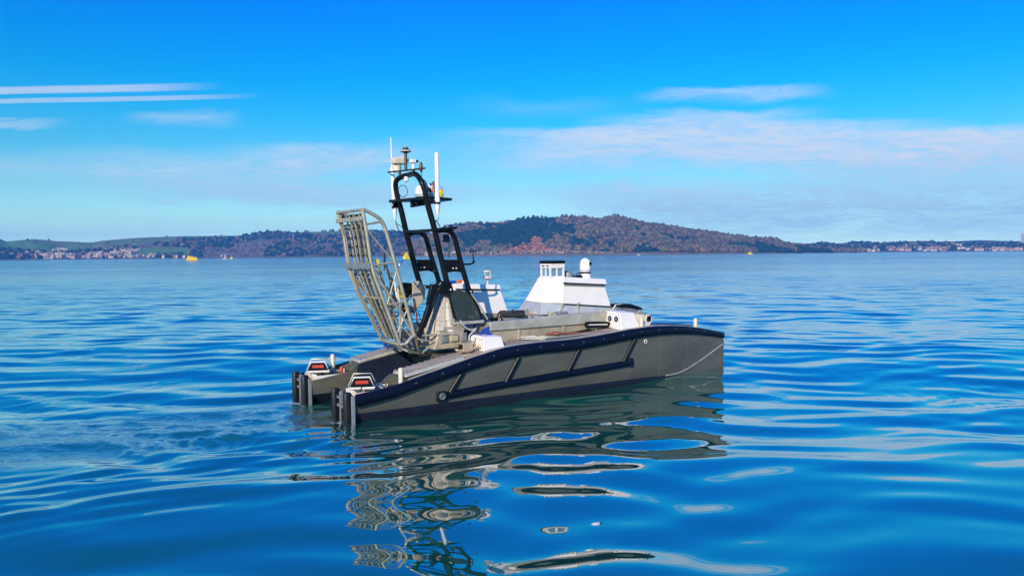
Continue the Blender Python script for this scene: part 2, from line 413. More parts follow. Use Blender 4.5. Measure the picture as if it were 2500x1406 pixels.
ICO_V, ICO_F = None, None
_b = bmesh.new(); bmesh.ops.create_icosphere(_b, subdivisions=1, radius=1.); _b.verts.ensure_lookup_table()
ICO_V = np.array([v.co for v in _b.verts]); ICO_F = np.array([[v.index for v in f.verts] for f in _b.faces]); _b.free()
_b = bmesh.new(); bmesh.ops.create_icosphere(_b, subdivisions=2, radius=1.); _b.verts.ensure_lookup_table()
ICO2_V = np.array([v.co for v in _b.verts]); ICO2_F = np.array([[v.index for v in f.verts] for f in _b.faces]); _b.free()

def woods(name, shore, count, x0, x1, pick, label, cat, seed):
    """a far-off wood: thousands of uneven crowns joined into one mass"""
    g_ = np.random.default_rng(seed); V, Fa, C_ = [], [], []; off = 0
    for i in range(count):
        x = g_.uniform(x0, x1); v = g_.uniform(.0, 1.)
        k = pick(x, v, g_)
        if k is None: continue
        col, size = k
        p = shore.at(x, max(v, .03))
        q = ICO_V*(1+g_.normal(0, .22, (len(ICO_V), 1)))
        q = q*np.array([size*g_.uniform(.8, 1.25), size*g_.uniform(.8, 1.25), size*g_.uniform(.8, 1.3)])+np.array([p.x, p.y, p.z+size*.55])
        V.append(q); Fa.append(ICO_F+off); off += len(q)
        cc = np.clip(np.array(col)*g_.uniform(.4, 1.5), 0, 1)
        C_.append(np.repeat([[*cc, 1.]], len(q), 0))
    V = np.concatenate(V); Fa = np.concatenate(Fa); C_ = np.concatenate(C_)
    me = bpy.data.meshes.new(name); me.vertices.add(len(V)); me.vertices.foreach_set('co', V.ravel().astype(np.float32))
    me.loops.add(Fa.size); me.loops.foreach_set('vertex_index', Fa.ravel().astype(np.int32))
    me.polygons.add(len(Fa)); me.polygons.foreach_set('loop_start', (np.arange(len(Fa))*3).astype(np.int32)); me.update()
    at = me.color_attributes.new('tint', 'FLOAT_COLOR', 'POINT'); at.data.foreach_set('color', C_.astype(np.float32).ravel())
    me.materials.append(LM)
    o = bpy.data.objects.new(name, me); COL.objects.link(o); tag(o, label, cat, kind='stuff')

def nz(p, s_, z=0): return mnoise.fractal(Vector((p.x*s_, p.y*s_, z)), .8, 2., 4)
EVER, RUSS, OLIV, PURP, DARK = (.014, .042, .036), (.20, .115, .06), (.13, .13, .055), (.15, .11, .085), (.010, .026, .030)
# left: long open ridge with fields, 4 km away
LEFT = Shore([(-1500, 648), (-1200, 612), (-900, 588), (-500, 575), (0, 582), (15, 590), (84, 584), (140, 589), (224, 592.6), (252, 588), (336, 581), (448, 577), (588, 576), (672, 568), (750, 567), (850, 564), (950, 567), (1050, 574), (1150, 584), (1300, 612)],
             [(-500, 2700), (0, 2800), (500, 2900), (900, 2700), (1300, 2700)], [(-500, 3200), (0, 3350), (500, 3500), (900, 3300), (1300, 3200)], 0)
def skirt(px): return interp(px, [(-1500, .5), (0, .36), (90, .26), (200, .24), (330, .36), (480, .70), (600, .84), (672, .93), (740, .72), (850, .74), (950, .9), (1150, 1.)])
def tint_left(px, v, p):
    if v < .07: return (.16, .13, .10)
    n = nz(p, .004)
    if v > skirt(px)+.05*n: 
        return (.13, .26, .055) if nz(p, .0022, 5) > -.1 else (.19, .22, .08)
    if 335 < px < 465 and .1 < v < .3: return (.13, .26, .055)
    return (.21, .14, .11) if n > -.15 else (.14, .12, .07)
LEFT.mesh('hill_ridge', -1500, 1300, 7, tint_left)
def pick_left(px, v, g_):
    p = LEFT.at(px, v)
    s_ = skirt(px)
    if 335 < px < 465 and .08 < v < .32: return None
    if v > s_: return (OLIV, g_.uniform(4, 7)) if (g_.random() < .012 or (px > 590 and v > .96 and g_.random() < .5)) else None
    if 80 < px < 380 and v < .24 and g_.random() < .8: return None
    n = nz(p, .0045, 2)+.35*nz(p, .015)
    w = 1. if (px < 110 or 170 < px < 330 or px > 650) else .45
    if n+.25*w < .12: 
        return (PURP, g_.uniform(3, 5)) if g_.random() < .35 else None
    return ((EVER if n > .1 else DARK) if g_.random() < .7 else RUSS, g_.uniform(5, 9))
woods('woodland', LEFT, 11000, -1000, 1280, pick_left, 'patchy dark wood and scrub along the low slopes of the far field ridge', 'woodland', 3)
# middle: wooded headland, 2 km away
MAIN = Shore([(960, 618), (1030, 585), (1080, 560), (1115, 549), (1142, 546), (1204, 547), (1234, 545), (1266, 538), (1303, 533), (1333, 535), (1397, 531), (1430, 531), (1452, 535), (1467, 537), (1501, 529), (1539, 537), (1576, 546), (1613, 549), (1650, 556), (1700, 564), (1726, 566), (1780, 575), (1841, 582), (1892, 585), (1924, 596), (1956, 600), (2060, 608), (2120, 616)],
             [(960, 2050), (1300, 1900), (1600, 1950), (1900, 2200), (2100, 2600)], [(960, 2250), (1300, 2350), (1600, 2400), (1900, 2450), (2100, 2700)], 7, 1.35)
def tint_main(px, v, p):
    if v < .05: return (.20, .16, .13)
    if 1225 < px < 1345 and v < interp(px, [(1225, .08), (1245, .16), (1280, .12), (1300, .34), (1315, .36), (1330, .2), (1345, .08)])+.06*nz(p, .05): return (.42, .15, .08)
    if v < .11 and 1060 < px < 1400: return (.27, .16, .10)
    return (.06, .045, .03)
MAIN.mesh('hill_headland', 960, 2120, 5, tint_main, 26)
def pick_main(px, v, g_):
    p = MAIN.at(px, v)
    if v < .045: return None
    if 1225 < px < 1345 and v < interp(px, [(1225, .08), (1245, .17), (1280, .13), (1300, .35), (1315, .37), (1330, .22), (1345, .08)])+.06*nz(p, .05)-.02: return None
    if v < .10 and px < 1400 and g_.random() < .7: return None
    n = nz(p, .006, 1)+.4*nz(p, .02, 4)
    ev = interp(px, [(1000, .35), (1120, .5), (1250, .75), (1330, .85), (1400, .55), (1450, .2), (1560, .3), (1640, .05), (1760, .1), (1900, .55), (2100, .4)])
    if v > interp(px, [(1000, .5), (1200, .62), (1270, 1.1), (1350, 1.05), (1360, .75), (1700, .8), (1900, .9)]): ev *= .15
    if n*.9+ev > .52: col = EVER if g_.random() < .75 else DARK
    else: col = [RUSS, PURP, OLIV, RUSS][g_.integers(4)]
    return (col, g_.uniform(4, 8.5))
woods('woodland', MAIN, 15000, 985, 2110, pick_main, 'dense evergreen and russet wood covering the steep headland', 'woodland', 5)
def pick_rock(px, v, g_):
    p = MAIN.at(px, v); lim = interp(px, [(1060, .05), (1140, .07), (1225, .10), (1245, .17), (1280, .14), (1300, .33), (1315, .36), (1330, .22), (1350, .09), (1420, .06), (1500, .03)])
    if v > lim*(1+.25*nz(p, .03)) or v > .4: return None
    red = 1220 < px < 1350
    return (((.46, .17, .09) if g_.random() < .75 else (.30, .14, .09)) if red and v > .05 else (.34, .23, .15) if g_.random() < .7 else (.2, .17, .14), g_.uniform(1.6, 4.2))
woods('rocks', MAIN, 9000, 1060, 1500, pick_rock, 'red and tan rocks tumbled along the foot of the wooded headland', 'rocks', 6)
# right: low town shore, 3 km away
RIGHT = Shore([(1880, 614), (1956, 600), (2014, 593), (2052, 599), (2084, 592), (2164, 593), (2244, 591), (2308, 592), (2372, 594), (2436, 594), (2500, 592), (2900, 586), (3400, 590), (3900, 604)],
              [(1880, 2750), (2200, 3000), (2900, 2900)], [(1880, 3000), (2200, 3700), (2900, 3500)], 5, 1.2)
def tint_right(px, v, p):
    if v < .05: return (.2, .18, .16)
    return (.07, .065, .04)
RIGHT.mesh('hill_town_shore', 1880, 3900, 8, tint_right)
def pick_right(px, v, g_):
    p = RIGHT.at(px, v); n = nz(p, .006, 8)
    if v < .06: return None
    if px > 2150 and v < .4 and g_.random() < .75: return None
    if px > 2150 and g_.random() < .35: return None
    return ((EVER if n > 0 else DARK) if g_.random() < .7 else (PURP if n < .1 else OLIV), g_.uniform(4, 8))
woods('woodland', RIGHT, 6500, 1890, 3600, pick_right, 'dark tree belt along the low town shore', 'woodland', 9)
FARR = Shore([(2250, 596), (2356, 588), (2400, 586.5), (2433, 588), (2560, 592), (2900, 590)], [(2250, 4300), (2900, 4200)], [(2250, 4700), (2900, 4600)], 0)
FARR.mesh('hill_moor', 2250, 2900, 20, lambda px, v, p: (.12, .10, .08), 8)

# single trees that stand up on the headland's skyline
BARK = mat('tree_bark', (.05, .04, .03), .9)
def tree_proto(seed, tall):
    g_ = np.random.default_rng(seed); random.seed(seed)
    e = bpy.data.objects.new('tree', None); COL.objects.link(e)
    t = MB().tube([(0, 0, -2), (.2, 0, 3), (.1, .2, tall*.6), (0, 0, tall*.85)], [.55, .45, .3, .1], 6, 3)
    for a in range(5):
        th = a*1.3+.4; z0 = tall*(.4+.08*a)
        t.tube([(0, 0, z0), (math.cos(th)*2, math.sin(th)*2, z0+1.6), (math.cos(th)*3.2, math.sin(th)*3.2, z0+2.6)], [.2, .13, .05], 5)
    t.build('trunk', BARK, e)
    V, Fa, C_ = [], [], []; off = 0
    for i in range(34):
        th = g_.uniform(0, 6.28); rr = 4.4*math.sqrt(g_.uniform(0, 1)); zz = tall*(.42+.58*g_.uniform(0, 1)); rr *= math.sqrt(max(.1, 1-((zz/tall-.6)/.5)**2))
        q = ICO_V*(1+g_.normal(0, .25, (len(ICO_V), 1)))*g_.uniform(.8, 1.7)+np.array([rr*math.cos(th), rr*math.sin(th), zz])
        V.append(q); Fa.append(ICO_F+off); off += len(q); C_.append(np.repeat([[*(np.array(OLIV if seed % 2 else EVER)*g_.uniform(.6, 1.3)), 1.]], len(q), 0))
    me = bpy.data.meshes.new('crown'); me.from_pydata(np.concatenate(V).tolist(), [], np.concatenate(Fa).tolist())
    at = me.color_attributes.new('tint', 'FLOAT_COLOR', 'POINT'); at.data.foreach_set('color', np.concatenate(C_).astype(np.float32).ravel()); me.materials.append(LM)
    c = bpy.data.objects.new('crown', me); COL.objects.link(c); c.parent = e
    return e
def copy_tree(o, parent=None):
    c = o.copy(); COL.objects.link(c); c.parent = parent
    for ch in list(o.children): copy_tree(ch, c)
    return c
protos = [tree_proto(11, 13), tree_proto(12, 15)]; used = [0, 0]
g_ = np.random.default_rng(4)
for i, px in enumerate([1266, 1279, 1290, 1303, 1312, 1324, 1334, 1383, 1397, 1405, 1430, 1501, 1512, 1539, 1613, 1620, 1652, 1664, 1689, 1706, 1726, 1738, 1752, 1790, 1812, 1845, 1868, 1896]):
    j = i % 2; o = protos[j] if not used[j] else copy_tree(protos[j]); used[j] = 1
    o.location = MAIN.at(px, .99); s_ = g_.uniform(.7, 1.15); o.scale = (s_*1.1, s_*1.1, s_); o.rotation_euler = (0, 0, g_.uniform(0, 6))
    tag(o, 'single tree standing up along the skyline of the wooded headland', 'tree', 'skyline trees on the headland')

# houses of the shore villages and the town
WALLS = [mat('render_cream', (.66, .50, .33), .9, var=.15), mat('render_pink', (.62, .40, .28), .9, var=.15), mat('render_white', (.66, .61, .54), .9, var=.1), mat('brick_red', (.42, .20, .13), .9, var=.2)]
ROOFS = [mat('roof_slate', (.12, .12, .14), .85), mat('roof_tile', (.36, .17, .10), .85), mat('roof_tan', (.62, .46, .28), .85)]
HM = {}
def house_mesh(wi, ri, w, d, h):
    key = (wi, ri, w)
    if key in HM: return HM[key]
    b = MB(); b.box((-w/2, -d/2, -3), (w/2, d/2, h))
    e = .5; rh = d*.42
    b.loft([[(-w/2-e, -d/2-e, h), (-w/2-e, d/2+e, h), (-w/2-e, 0, h+rh)], [(w/2+e, -d/2-e, h), (w/2+e, d/2+e, h), (w/2+e, 0, h+rh)]], 1)
    b.box((w*.28, -.5, h+rh*.5), (w*.38, .5, h+rh+1.2), 0)
    o = b.build('house', [WALLS[wi], ROOFS[ri]]); me = o.data; bpy.data.objects.remove(o)
    HM[key] = me
    return me
def houses(shore, spots, label, group, pal, seed):
    g_ = np.random.default_rng(seed)
    for (xa, xb, va, vb, n) in spots:
        for i in range(n):
            px = g_.uniform(xa, xb); v = va+(vb-va)*g_.random()**1.3
            wi, ri = pal[g_.integers(len(pal))]
            w = [7, 9, 12][g_.integers(3)]
            o = bpy.data.objects.new('house', house_mesh(wi, ri, w, 6.5, {7: 5.0, 9: 6.2, 12: 5.4}[w])); COL.objects.link(o)
            o.location = shore.at(px, v); o.rotation_euler = (0, 0, g_.normal(-math.atan((px-1250)/F)*1., .35))
            where = ('on the waterfront' if v < .09 else 'up the slope'); walls = ('cream', 'pink', 'white', 'red brick')[wi]; roof = ('slate', 'red tiled', 'tan')[ri]
            tag(o, f'{["small", "mid-sized", "long"][(7, 9, 12).index(w)]} {walls} house, {roof} roof, {where} {label}', 'house', f'{walls} houses {where} {group}')
houses(LEFT, [(75, 130, .03, .22, 32), (125, 182, .03, .17, 26), (130, 165, .27, .33, 7), (200, 262, .03, .18, 32), (262, 320, .03, .30, 42), (300, 345, .2, .27, 8), (320, 380, .03, .1, 14), (20, 75, .05, .2, 10), (385, 450, .02, .05, 5), (535, 555, .02, .05, 4)],
       'below the field ridge', 'below the field ridge', [(0, 2), (0, 2), (1, 1), (1, 2), (0, 1), (0, 0)], 21)
houses(RIGHT, [(2104, 2145, .05, .16, 14), (2165, 2235, .05, .38, 34), (2235, 2310, .04, .33, 34), (2310, 2390, .1, .6, 16), (2380, 2500, .03, .14, 40), (2060, 2150, .25, .8, 10), (2200, 2480, .5, 1.0, 26)],
       'of the low town', 'in the low shore town', [(1, 1), (3, 1), (2, 0), (1, 2), (3, 0), (0, 1)], 22)
# tall slab block at the town's edge
e = bpy.data.objects.new('tower_block', None); COL.objects.link(e); e.location = RIGHT.at(2500, .75); e.rotation_euler = (0, 0, -.6)
MB().box((-11, -8, -4), (11, 8, 44)).build('wall', WALLS[2], e)
MB().box((-11.6, -8.6, 44), (11.6, 8.6, 45.2)).box((-5, -3, 45.2), (4, 3, 49)).build('roof', WALLS[0], e)
GLS = mat('far_glass', (.05, .07, .10), .15)
for fl in range(13):
    MB().box((-10, -8.15, 3+fl*3.1), (10, -8.02, 4.5+fl*3.1)).build('window', GLS, e)
MB().tube([(0, 0, 49), (0, 0, 62)], .35, 6).build('antenna', BARK, e)
tag(e, 'pale tall tower block with a roof mast rising above the town', 'tower block')
# stone building and pale houses on the beach behind the mast
fort = bpy.data.objects.new('stone_building', None); COL.objects.link(fort); fort.location = MAIN.at(1054, .05)
MB().box((-19, -5, -3), (19, 5, 6)).box((-19.3, -5.3, 6), (19.3, 5.3, 6.8)).build('wall', mat('pink_stone', (.50, .30, .21), .9), fort)
MB().loft([[(-15, -5, 6.8), (-15, 5, 6.8), (-15, 0, 9.5)], [(15, -5, 6.8), (15, 5, 6.8), (15, 0, 9.5)]]).build('roof', ROOFS[1], fort)
for i in range(7): MB().box((-17+i*5, -5.14, 2.0), (-15.4+i*5, -5.03, 4.4)).build('window', GLS, fort)
tag(fort, 'long low pink stone building on the beach at the headland foot', 'building')
houses(MAIN, [(1078, 1112, .05, .14, 7)], 'at the headland beach', 'at the headland beach', [(2, 0), (0, 0)], 23)

# ------------------------------------------------------------------ buoys, far boat, bird
YEL = mat('buoy_yellow', (.80, .52, .01), .5, var=.1); YDK = mat('buoy_dark', (.10, .08, .02), .7)
def at_water(px, D):
    d = ray(px, yh(px)); d.z = 0; d.normalize(); return d*D
def big_buoy():
    e = bpy.data.objects.new('mooring_buoy', None); COL.objects.link(e); e.location = at_water(468, 720); e.rotation_euler = (0, 0, .35)
    MB().loft([[(-4.6, -2.6, -.8), (4.9, -2.6, -.8), (4.9, 2.6, -.8), (-4.6, 2.6, -.8)], [(-4.4, -2.6, 1.0), (4.9, -2.6, 1.0), (4.9, 2.6, 1.0), (-4.4, 2.6, 1.0)], [(-3.3, -2.2, 4.6), (4.5, -2.4, 3.0), (4.5, 2.4, 3.0), (-3.3, 2.2, 4.6)]]).build('body', YEL, e, bevel=.15)
    MB().box((-4.7, -2.7, -.6), (5.0, 2.7, .35)).build('waterline_band', YDK, e)
    MB().tube([(-2.5, -2, 4.4), (-2.5, -2, 5.0), (3.8, -2, 3.9), (3.8, -2, 3.1)], .12, 6).build('hand_rail', YEL, e)
    MB().lathe([(.45, 0), (.5, .3), (.3, .7), (.05, .8)], (-2.2, 0, 4.3), 10).build('lamp', YDK, e)
    tag(e, 'big boxy yellow mooring buoy off the village shore', 'buoy')
big_buoy()
def small_buoy(px, D, w, h, label, long=1.):
    e = bpy.data.objects.new('marker_buoy', None); COL.objects.link(e); e.location = at_water(px, D)
    MB().lathe([(w*.7, -.6), (w, -.2), (w, h*.45), (w*.72, h*.7), (w*.2, h*.75)], (0, 0, 0), 14).build('body', YEL, e)
    MB().tube([(0, 0, h*.7), (0, 0, h*1.1)], w*.09, 6).lathe([(w*.3, 0), (w*.3, w*.25), (.02, w*.4)], (0, 0, h*1.05), 10).build('topmark', YEL, e)
    e.scale = (long, 1, 1)
    tag(e, label, 'buoy'); return e
small_buoy(566, 1300, 2.6, 4.2, 'small yellow buoy with a pink launch moored beside it')
small_buoy(1831, 1500, 4.2, 4.2, 'wide low yellow buoy close under the wooded headland', 1.25)
def launch(px, D, L, hullm, label, rz):
    e = bpy.data.objects.new('motor_launch', None); COL.objects.link(e); e.location = at_water(px, D); e.rotation_euler = (0, 0, rz)
    st = [(-L/2, .9, 1.0), (-L/4, 1., 1.05), (L/6, .95, 1.2), (L*.38, .55, 1.45), (L/2, .05, 1.6)]; w = L*.15
    MB().loft([[(x, -w*k, z), (x, -w*k*.7, -.3), (x, 0, -.5), (x, w*k*.7, -.3), (x, w*k, z)] for x, k, z in st]).build('hull', hullm, e)
    MB().loft([[(-L*.15, -w*.7, 1.), (L*.2, -w*.6, 1.1), (L*.2, w*.6, 1.1), (-L*.15, w*.7, 1.)], [(-L*.12, -w*.55, 2.6), (L*.1, -w*.5, 2.6), (L*.1, w*.5, 2.6), (-L*.12, w*.55, 2.6)]]).build('cabin', WALLS[2], e, bevel=.05)
    tag(e, label, 'boat')
launch(548, 1290, 9, WALLS[1], 'small pinkish launch lying beside the small yellow buoy', .1)
launch(1559, 1500, 7, WALLS[2], 'tiny white launch lying off the headland beach', .2)
e = bpy.data.objects.new('seabird', None); COL.objects.link(e)
d = ray(1027, 241); e.location = Vector((0, 0, CAMH))+d*150; e.rotation_euler = (0, .9, .6)
BK = mat('bird_dark', (.03, .03, .035), .8)
MB().tube([(-.28, 0, 0), (-.12, 0, .02), (.1, 0, .02), (.24, 0, .03), (.34, 0, .02)], [.03, .07, .09, .06, .015], 8, 3).build('body', BK, e)
for s_ in (-1, 1):
    MB().loft([[(x+c, y*s_, z+t) for c, t in ((.12, 0), (0, .015), (-.10, 0), (0, -.012))] for x, y, z in ((.02, .04, .03), (.06, .28, .14), (-.04, .55, .10), (-.16, .72, .04))]).build('wing', BK, e)
e.scale = (.45,)*3
tag(e, 'tiny dark seabird gliding high above the boat mast', 'bird')

# ------------------------------------------------------------------ haze over the bay
def haze():
    me = bpy.data.meshes.new('haze')
    b = MB().box((-5300, -5300, -30), (5300, 5300, 190)); me.from_pydata(b.v, [], b.f)
    m = bpy.data.materials.new('haze_air'); m.use_nodes = True; k = NT(m.node_tree); k.N.clear()
    o_ = k.n('ShaderNodeOutputMaterial'); v = k.n('ShaderNodeVolumePrincipled')
    v.inputs['Color'].default_value = (.10, .46, 1., 1); v.inputs['Density'].default_value = HAZE; v.inputs['Anisotropy'].default_value = .0
    k.L.new(v.outputs[0], o_.inputs['Volume']); me.materials.append(m)
    o = bpy.data.objects.new('haze', me); COL.objects.link(o); tag(o, 'thin blue sea haze filling the air over the bay', 'haze', kind='stuff')
HAZE = 1.35e-4
haze()

# ------------------------------------------------------------------ the boat
HULLM = mat('hull_metal', (.18, .168, .125), .36, .42, var=.22, scale=1.6, bump=.06, bscale=3., spots=((.34, .25, .14), 1.3, .7), stretch=(.5, 1, 1.2))
HULLDK = mat('antifouling_dark_wall', (.012, .016, .035), .5, 0, var=.3, spots=((.05, .06, .04), 6., .5))
RUBB = mat('rubber_navy', (.003, .005, .017), .36, 0, var=.25, scale=4, spec=.22)
RUBK = mat('rubber_black', (.010, .010, .011), .34, 0, var=.3, scale=5, spec=.3)
DECK = mat('deck_nonskid', (.37, .29, .215), .85, 0, var=.25, scale=2.2, bump=.25, bscale=160, spots=((.17, .14, .11), 3., .5))
ALU = mat('aluminium', (.56, .50, .37), .42, .35, var=.22, scale=3., bump=.04, spots=((.34, .28, .20), 5., .35))
ALUY = mat('aluminium_stained', (.56, .44, .28), .5, .3, var=.25, scale=2.5, spots=((.33, .22, .12), 4., .55))
WHITE = mat('paint_white', (.87, .79, .68), .38, 0, var=.06, scale=3, spots=((.62, .55, .45), 7., .22))
CREAM = mat('paint_cream', (.70, .61, .45), .5, 0, var=.12, scale=5, spots=((.45, .36, .25), 9., .3))
BLACK = mat('paint_black', (.006, .006, .007), .34, 0, var=.3, scale=4, spec=.22)
BRONZ = mat('bronze_tube', (.10, .065, .045), .4, .3, var=.3, scale=6)
GREY = mat('paint_grey', (.24, .25, .24), .5, .2, var=.2, scale=4)
PLAST = mat('antenna_white', (.86, .84, .80), .35, 0, var=.05)
GLASSD = mat('visor_dark', (.035, .045, .038), .12, 0, var=.3, scale=3, spots=((.22, .21, .18), 2.5, .5))
WIND = mat('window_glass', (.16, .30, .38), .08, 0, var=.2)
ORNG = mat('beacon_orange', (.85, .17, .02), .3); REDM = mat('lamp_red', (.62, .05, .02), .35)
BLUE = mat('rope_blue', (.01, .05, .30), .7, bump=.4, bscale=120); YELM = mat('paint_yellow', (.80, .60, .02), .5)
ROPE = mat('rope_dark', (.035, .038, .04), .8, bump=.4, bscale=120); CABLE = mat('cable_black', (.012, .012, .012), .5)
TAN = mat('tan_panel', (.52, .43, .32), .7, 0, var=.2, spots=((.3, .22, .14), 5., .5)); RUST = mat('rust_net', (.24, .09, .05), .9, bump=.6, bscale=50)
CRAD = mat('cradle_tube', (.47, .41, .29), .42, .35, var=.25, scale=3., spots=((.25, .18, .10), 6., .5)); CRA2 = mat('cradle_tube_stained', (.38, .31, .20), .5, .3, var=.3, scale=3., spots=((.18, .12, .07), 6., .5))
SKIRT = mat('skirt_grey', (.50, .50, .47), .35, .2, var=.15, scale=3)
ROPEW = mat('rope_pale', (.55, .52, .46), .8, bump=.4, bscale=140)

BOAT = bpy.data.objects.new('catamaran_workboat', None); COL.objects.link(BOAT)
BOAT.location = BO; BOAT.rotation_euler = (0, 0, math.atan2(BF.y, BF.x))
tag(BOAT, 'grey metal twin-hulled workboat with black mast and raised launching cradle', 'boat')

RZT = [(0, .52), (.8, .60), (1.53, .77), (2.11, .89), (2.7, 1.03), (3.54, 1.19), (4.42, 1.225), (5.36, 1.22), (6.23, 1.26), (7.15, 1.345), (7.98, 1.37), (8.8, 1.335), (9.6, 1.24), (10.3, 1.12), (10.95, .99), (11.1, .96)]
RTH = [(0, .24), (2, .23), (3.5, .26), (5, .26), (7, .25), (8, .24), (9.2, .20), (10.95, .15)]
def sm(pts):
    xs = np.linspace(0, 11.1, 223); ys = np.interp(xs, [p[0] for p in pts], [p[1] for p in pts])
    k = np.hanning(23); k /= k.sum(); yp = np.convolve(np.pad(ys, 11, 'reflect', reflect_type='odd'), k, 'valid')
    return lambda x: float(np.interp(x, xs, yp))
ZT = sm(RZT); TH = sm(RTH)
YO = sm([(0, 1.66), (7.6, 1.66), (8.4, 1.64), (9.2, 1.58), (9.9, 1.49), (10.5, 1.39), (10.95, 1.315), (11.1, 1.305)])
YI = sm([(0, .88), (7.6, .88), (8.4, .92), (9.2, .99), (9.9, 1.09), (10.5, 1.20), (10.95, 1.285), (11.1, 1.295)])
YC = sm([(0, 1.58), (7, 1.57), (8.4, 1.50), (9.2, 1.41), (9.9, 1.35), (10.5, 1.318), (10.95, 1.303), (11.1, 1.302)])
ZC = sm([(0, .13), (6, .10), (8, .07), (8.7, .02), (9.2, .03), (9.7, .17), (10.2, .34), (10.7, .54), (11.0, .67), (11.1, .70)])
def DK(x): return interp(x, [(1.1, .72), (2.5, .97), (3.2, 1.12), (3.6, ZT(3.6)-.02), (11.1, 5)]) if x < 3.6 else ZT(x)-.02
def ZI(x): return interp(x, [(0, .44), (.9, .56), (1.1, .60)]) if x < 1.1 else DK(x)
def mk_hull(s):
    st = [(x, False) for x in (0, .3, .6, .9, 1.1)]+[(x, True) for x in [1.101]+list(np.arange(1.5, 8.6, .4))+[8.7, 9., 9.3, 9.6, 9.9, 10.2, 10.45, 10.65, 10.82, 10.95, 11.03]]
    rings = []
    for x, deck in st:
        yo, yi, yc, zc = YO(x), YI(x), YC(x), ZC(x); zt = ZT(x)-.04; zi = ZI(x)-.001
        bowk = max(0, (x-10.2)/.83)
        zk = -.32+.28*bowk*bowk; xs = x+(.0 if x < 10.6 else 0)
        if x > 10.98: zt = .72
        yci = 1.30-(yc-1.30); fz = .26 if not deck else min(DK(x), zt+.02)
        if x > 10.98: fz = .72; zi = .72
        w = .06 if x < 9 else min(.06, (yo-yi)*.15)
        pr_ = [(yo, zt), (yo*.5+yc*.5+.01, zt*.5+zc*.5), (yc, zc), (yc-(yc-1.3)*.45, zc*.4+zk*.6), (1.30, zk), (yci+(1.3-yci)*.45, zc*.4+zk*.6), (yci*.3+yi*.7, zc), (yi, zi), (yi+w*.8, zi), (yi+w*.8, fz if not deck else zi), (yo-w, fz if not deck else fz), (yo-w, zt+.001)]
        rings.append([(xs, s*y, z) for y, z in pr_])
    def mi(i, j): return 1 if (j in (2, 3, 4, 5) and st[i][0] < 8.9) or (j == 6 and st[i][1]) else 0  # hull bottom, plus the same dark navy on inner walls ahead of the well
    b = MB().loft(rings, mi)
    return b.build('hull', [HULLM, HULLDK], BOAT, sharp=24)

def side_pt(x, z, s, off=0.):
    """point on the outer hull plate"""
    yo, yc, zt, zc = YO(x), YC(x), ZT(x)-.04, ZC(x); t = max(0, min(1, (z-zc)/(zt-zc)))
    return Vector((x, s*(yc+(yo-yc)*t+.02*math.sin(math.pi*t)+off), z))

def half_round(path, r, outs, n=7, w=1.):
    """D-section moulding; outs = outward direction, r = half height"""
    rings = []
    for i, p in enumerate(path):
        t = (path[min(i+1, len(path)-1)]-path[max(i-1, 0)]).normalized(); o = Vector(outs[i]).normalized(); o = (o-t*o.dot(t)).normalized(); u = t.cross(o)
        rr = r[i] if isinstance(r, list) else r
        ring = [p-o*.03+u*rr*-1, p-o*.03+u*rr]
        for k in range(n+1):
            a = math.pi/2-math.pi*k/n
            ca, sa = math.cos(a), math.sin(a)
            ring.append(p+u*rr*math.copysign(abs(sa)**.75, sa)+o*rr*w*abs(ca)**.75)
        rings.append([ring[0]]+ring[1:][::1])
    return rings

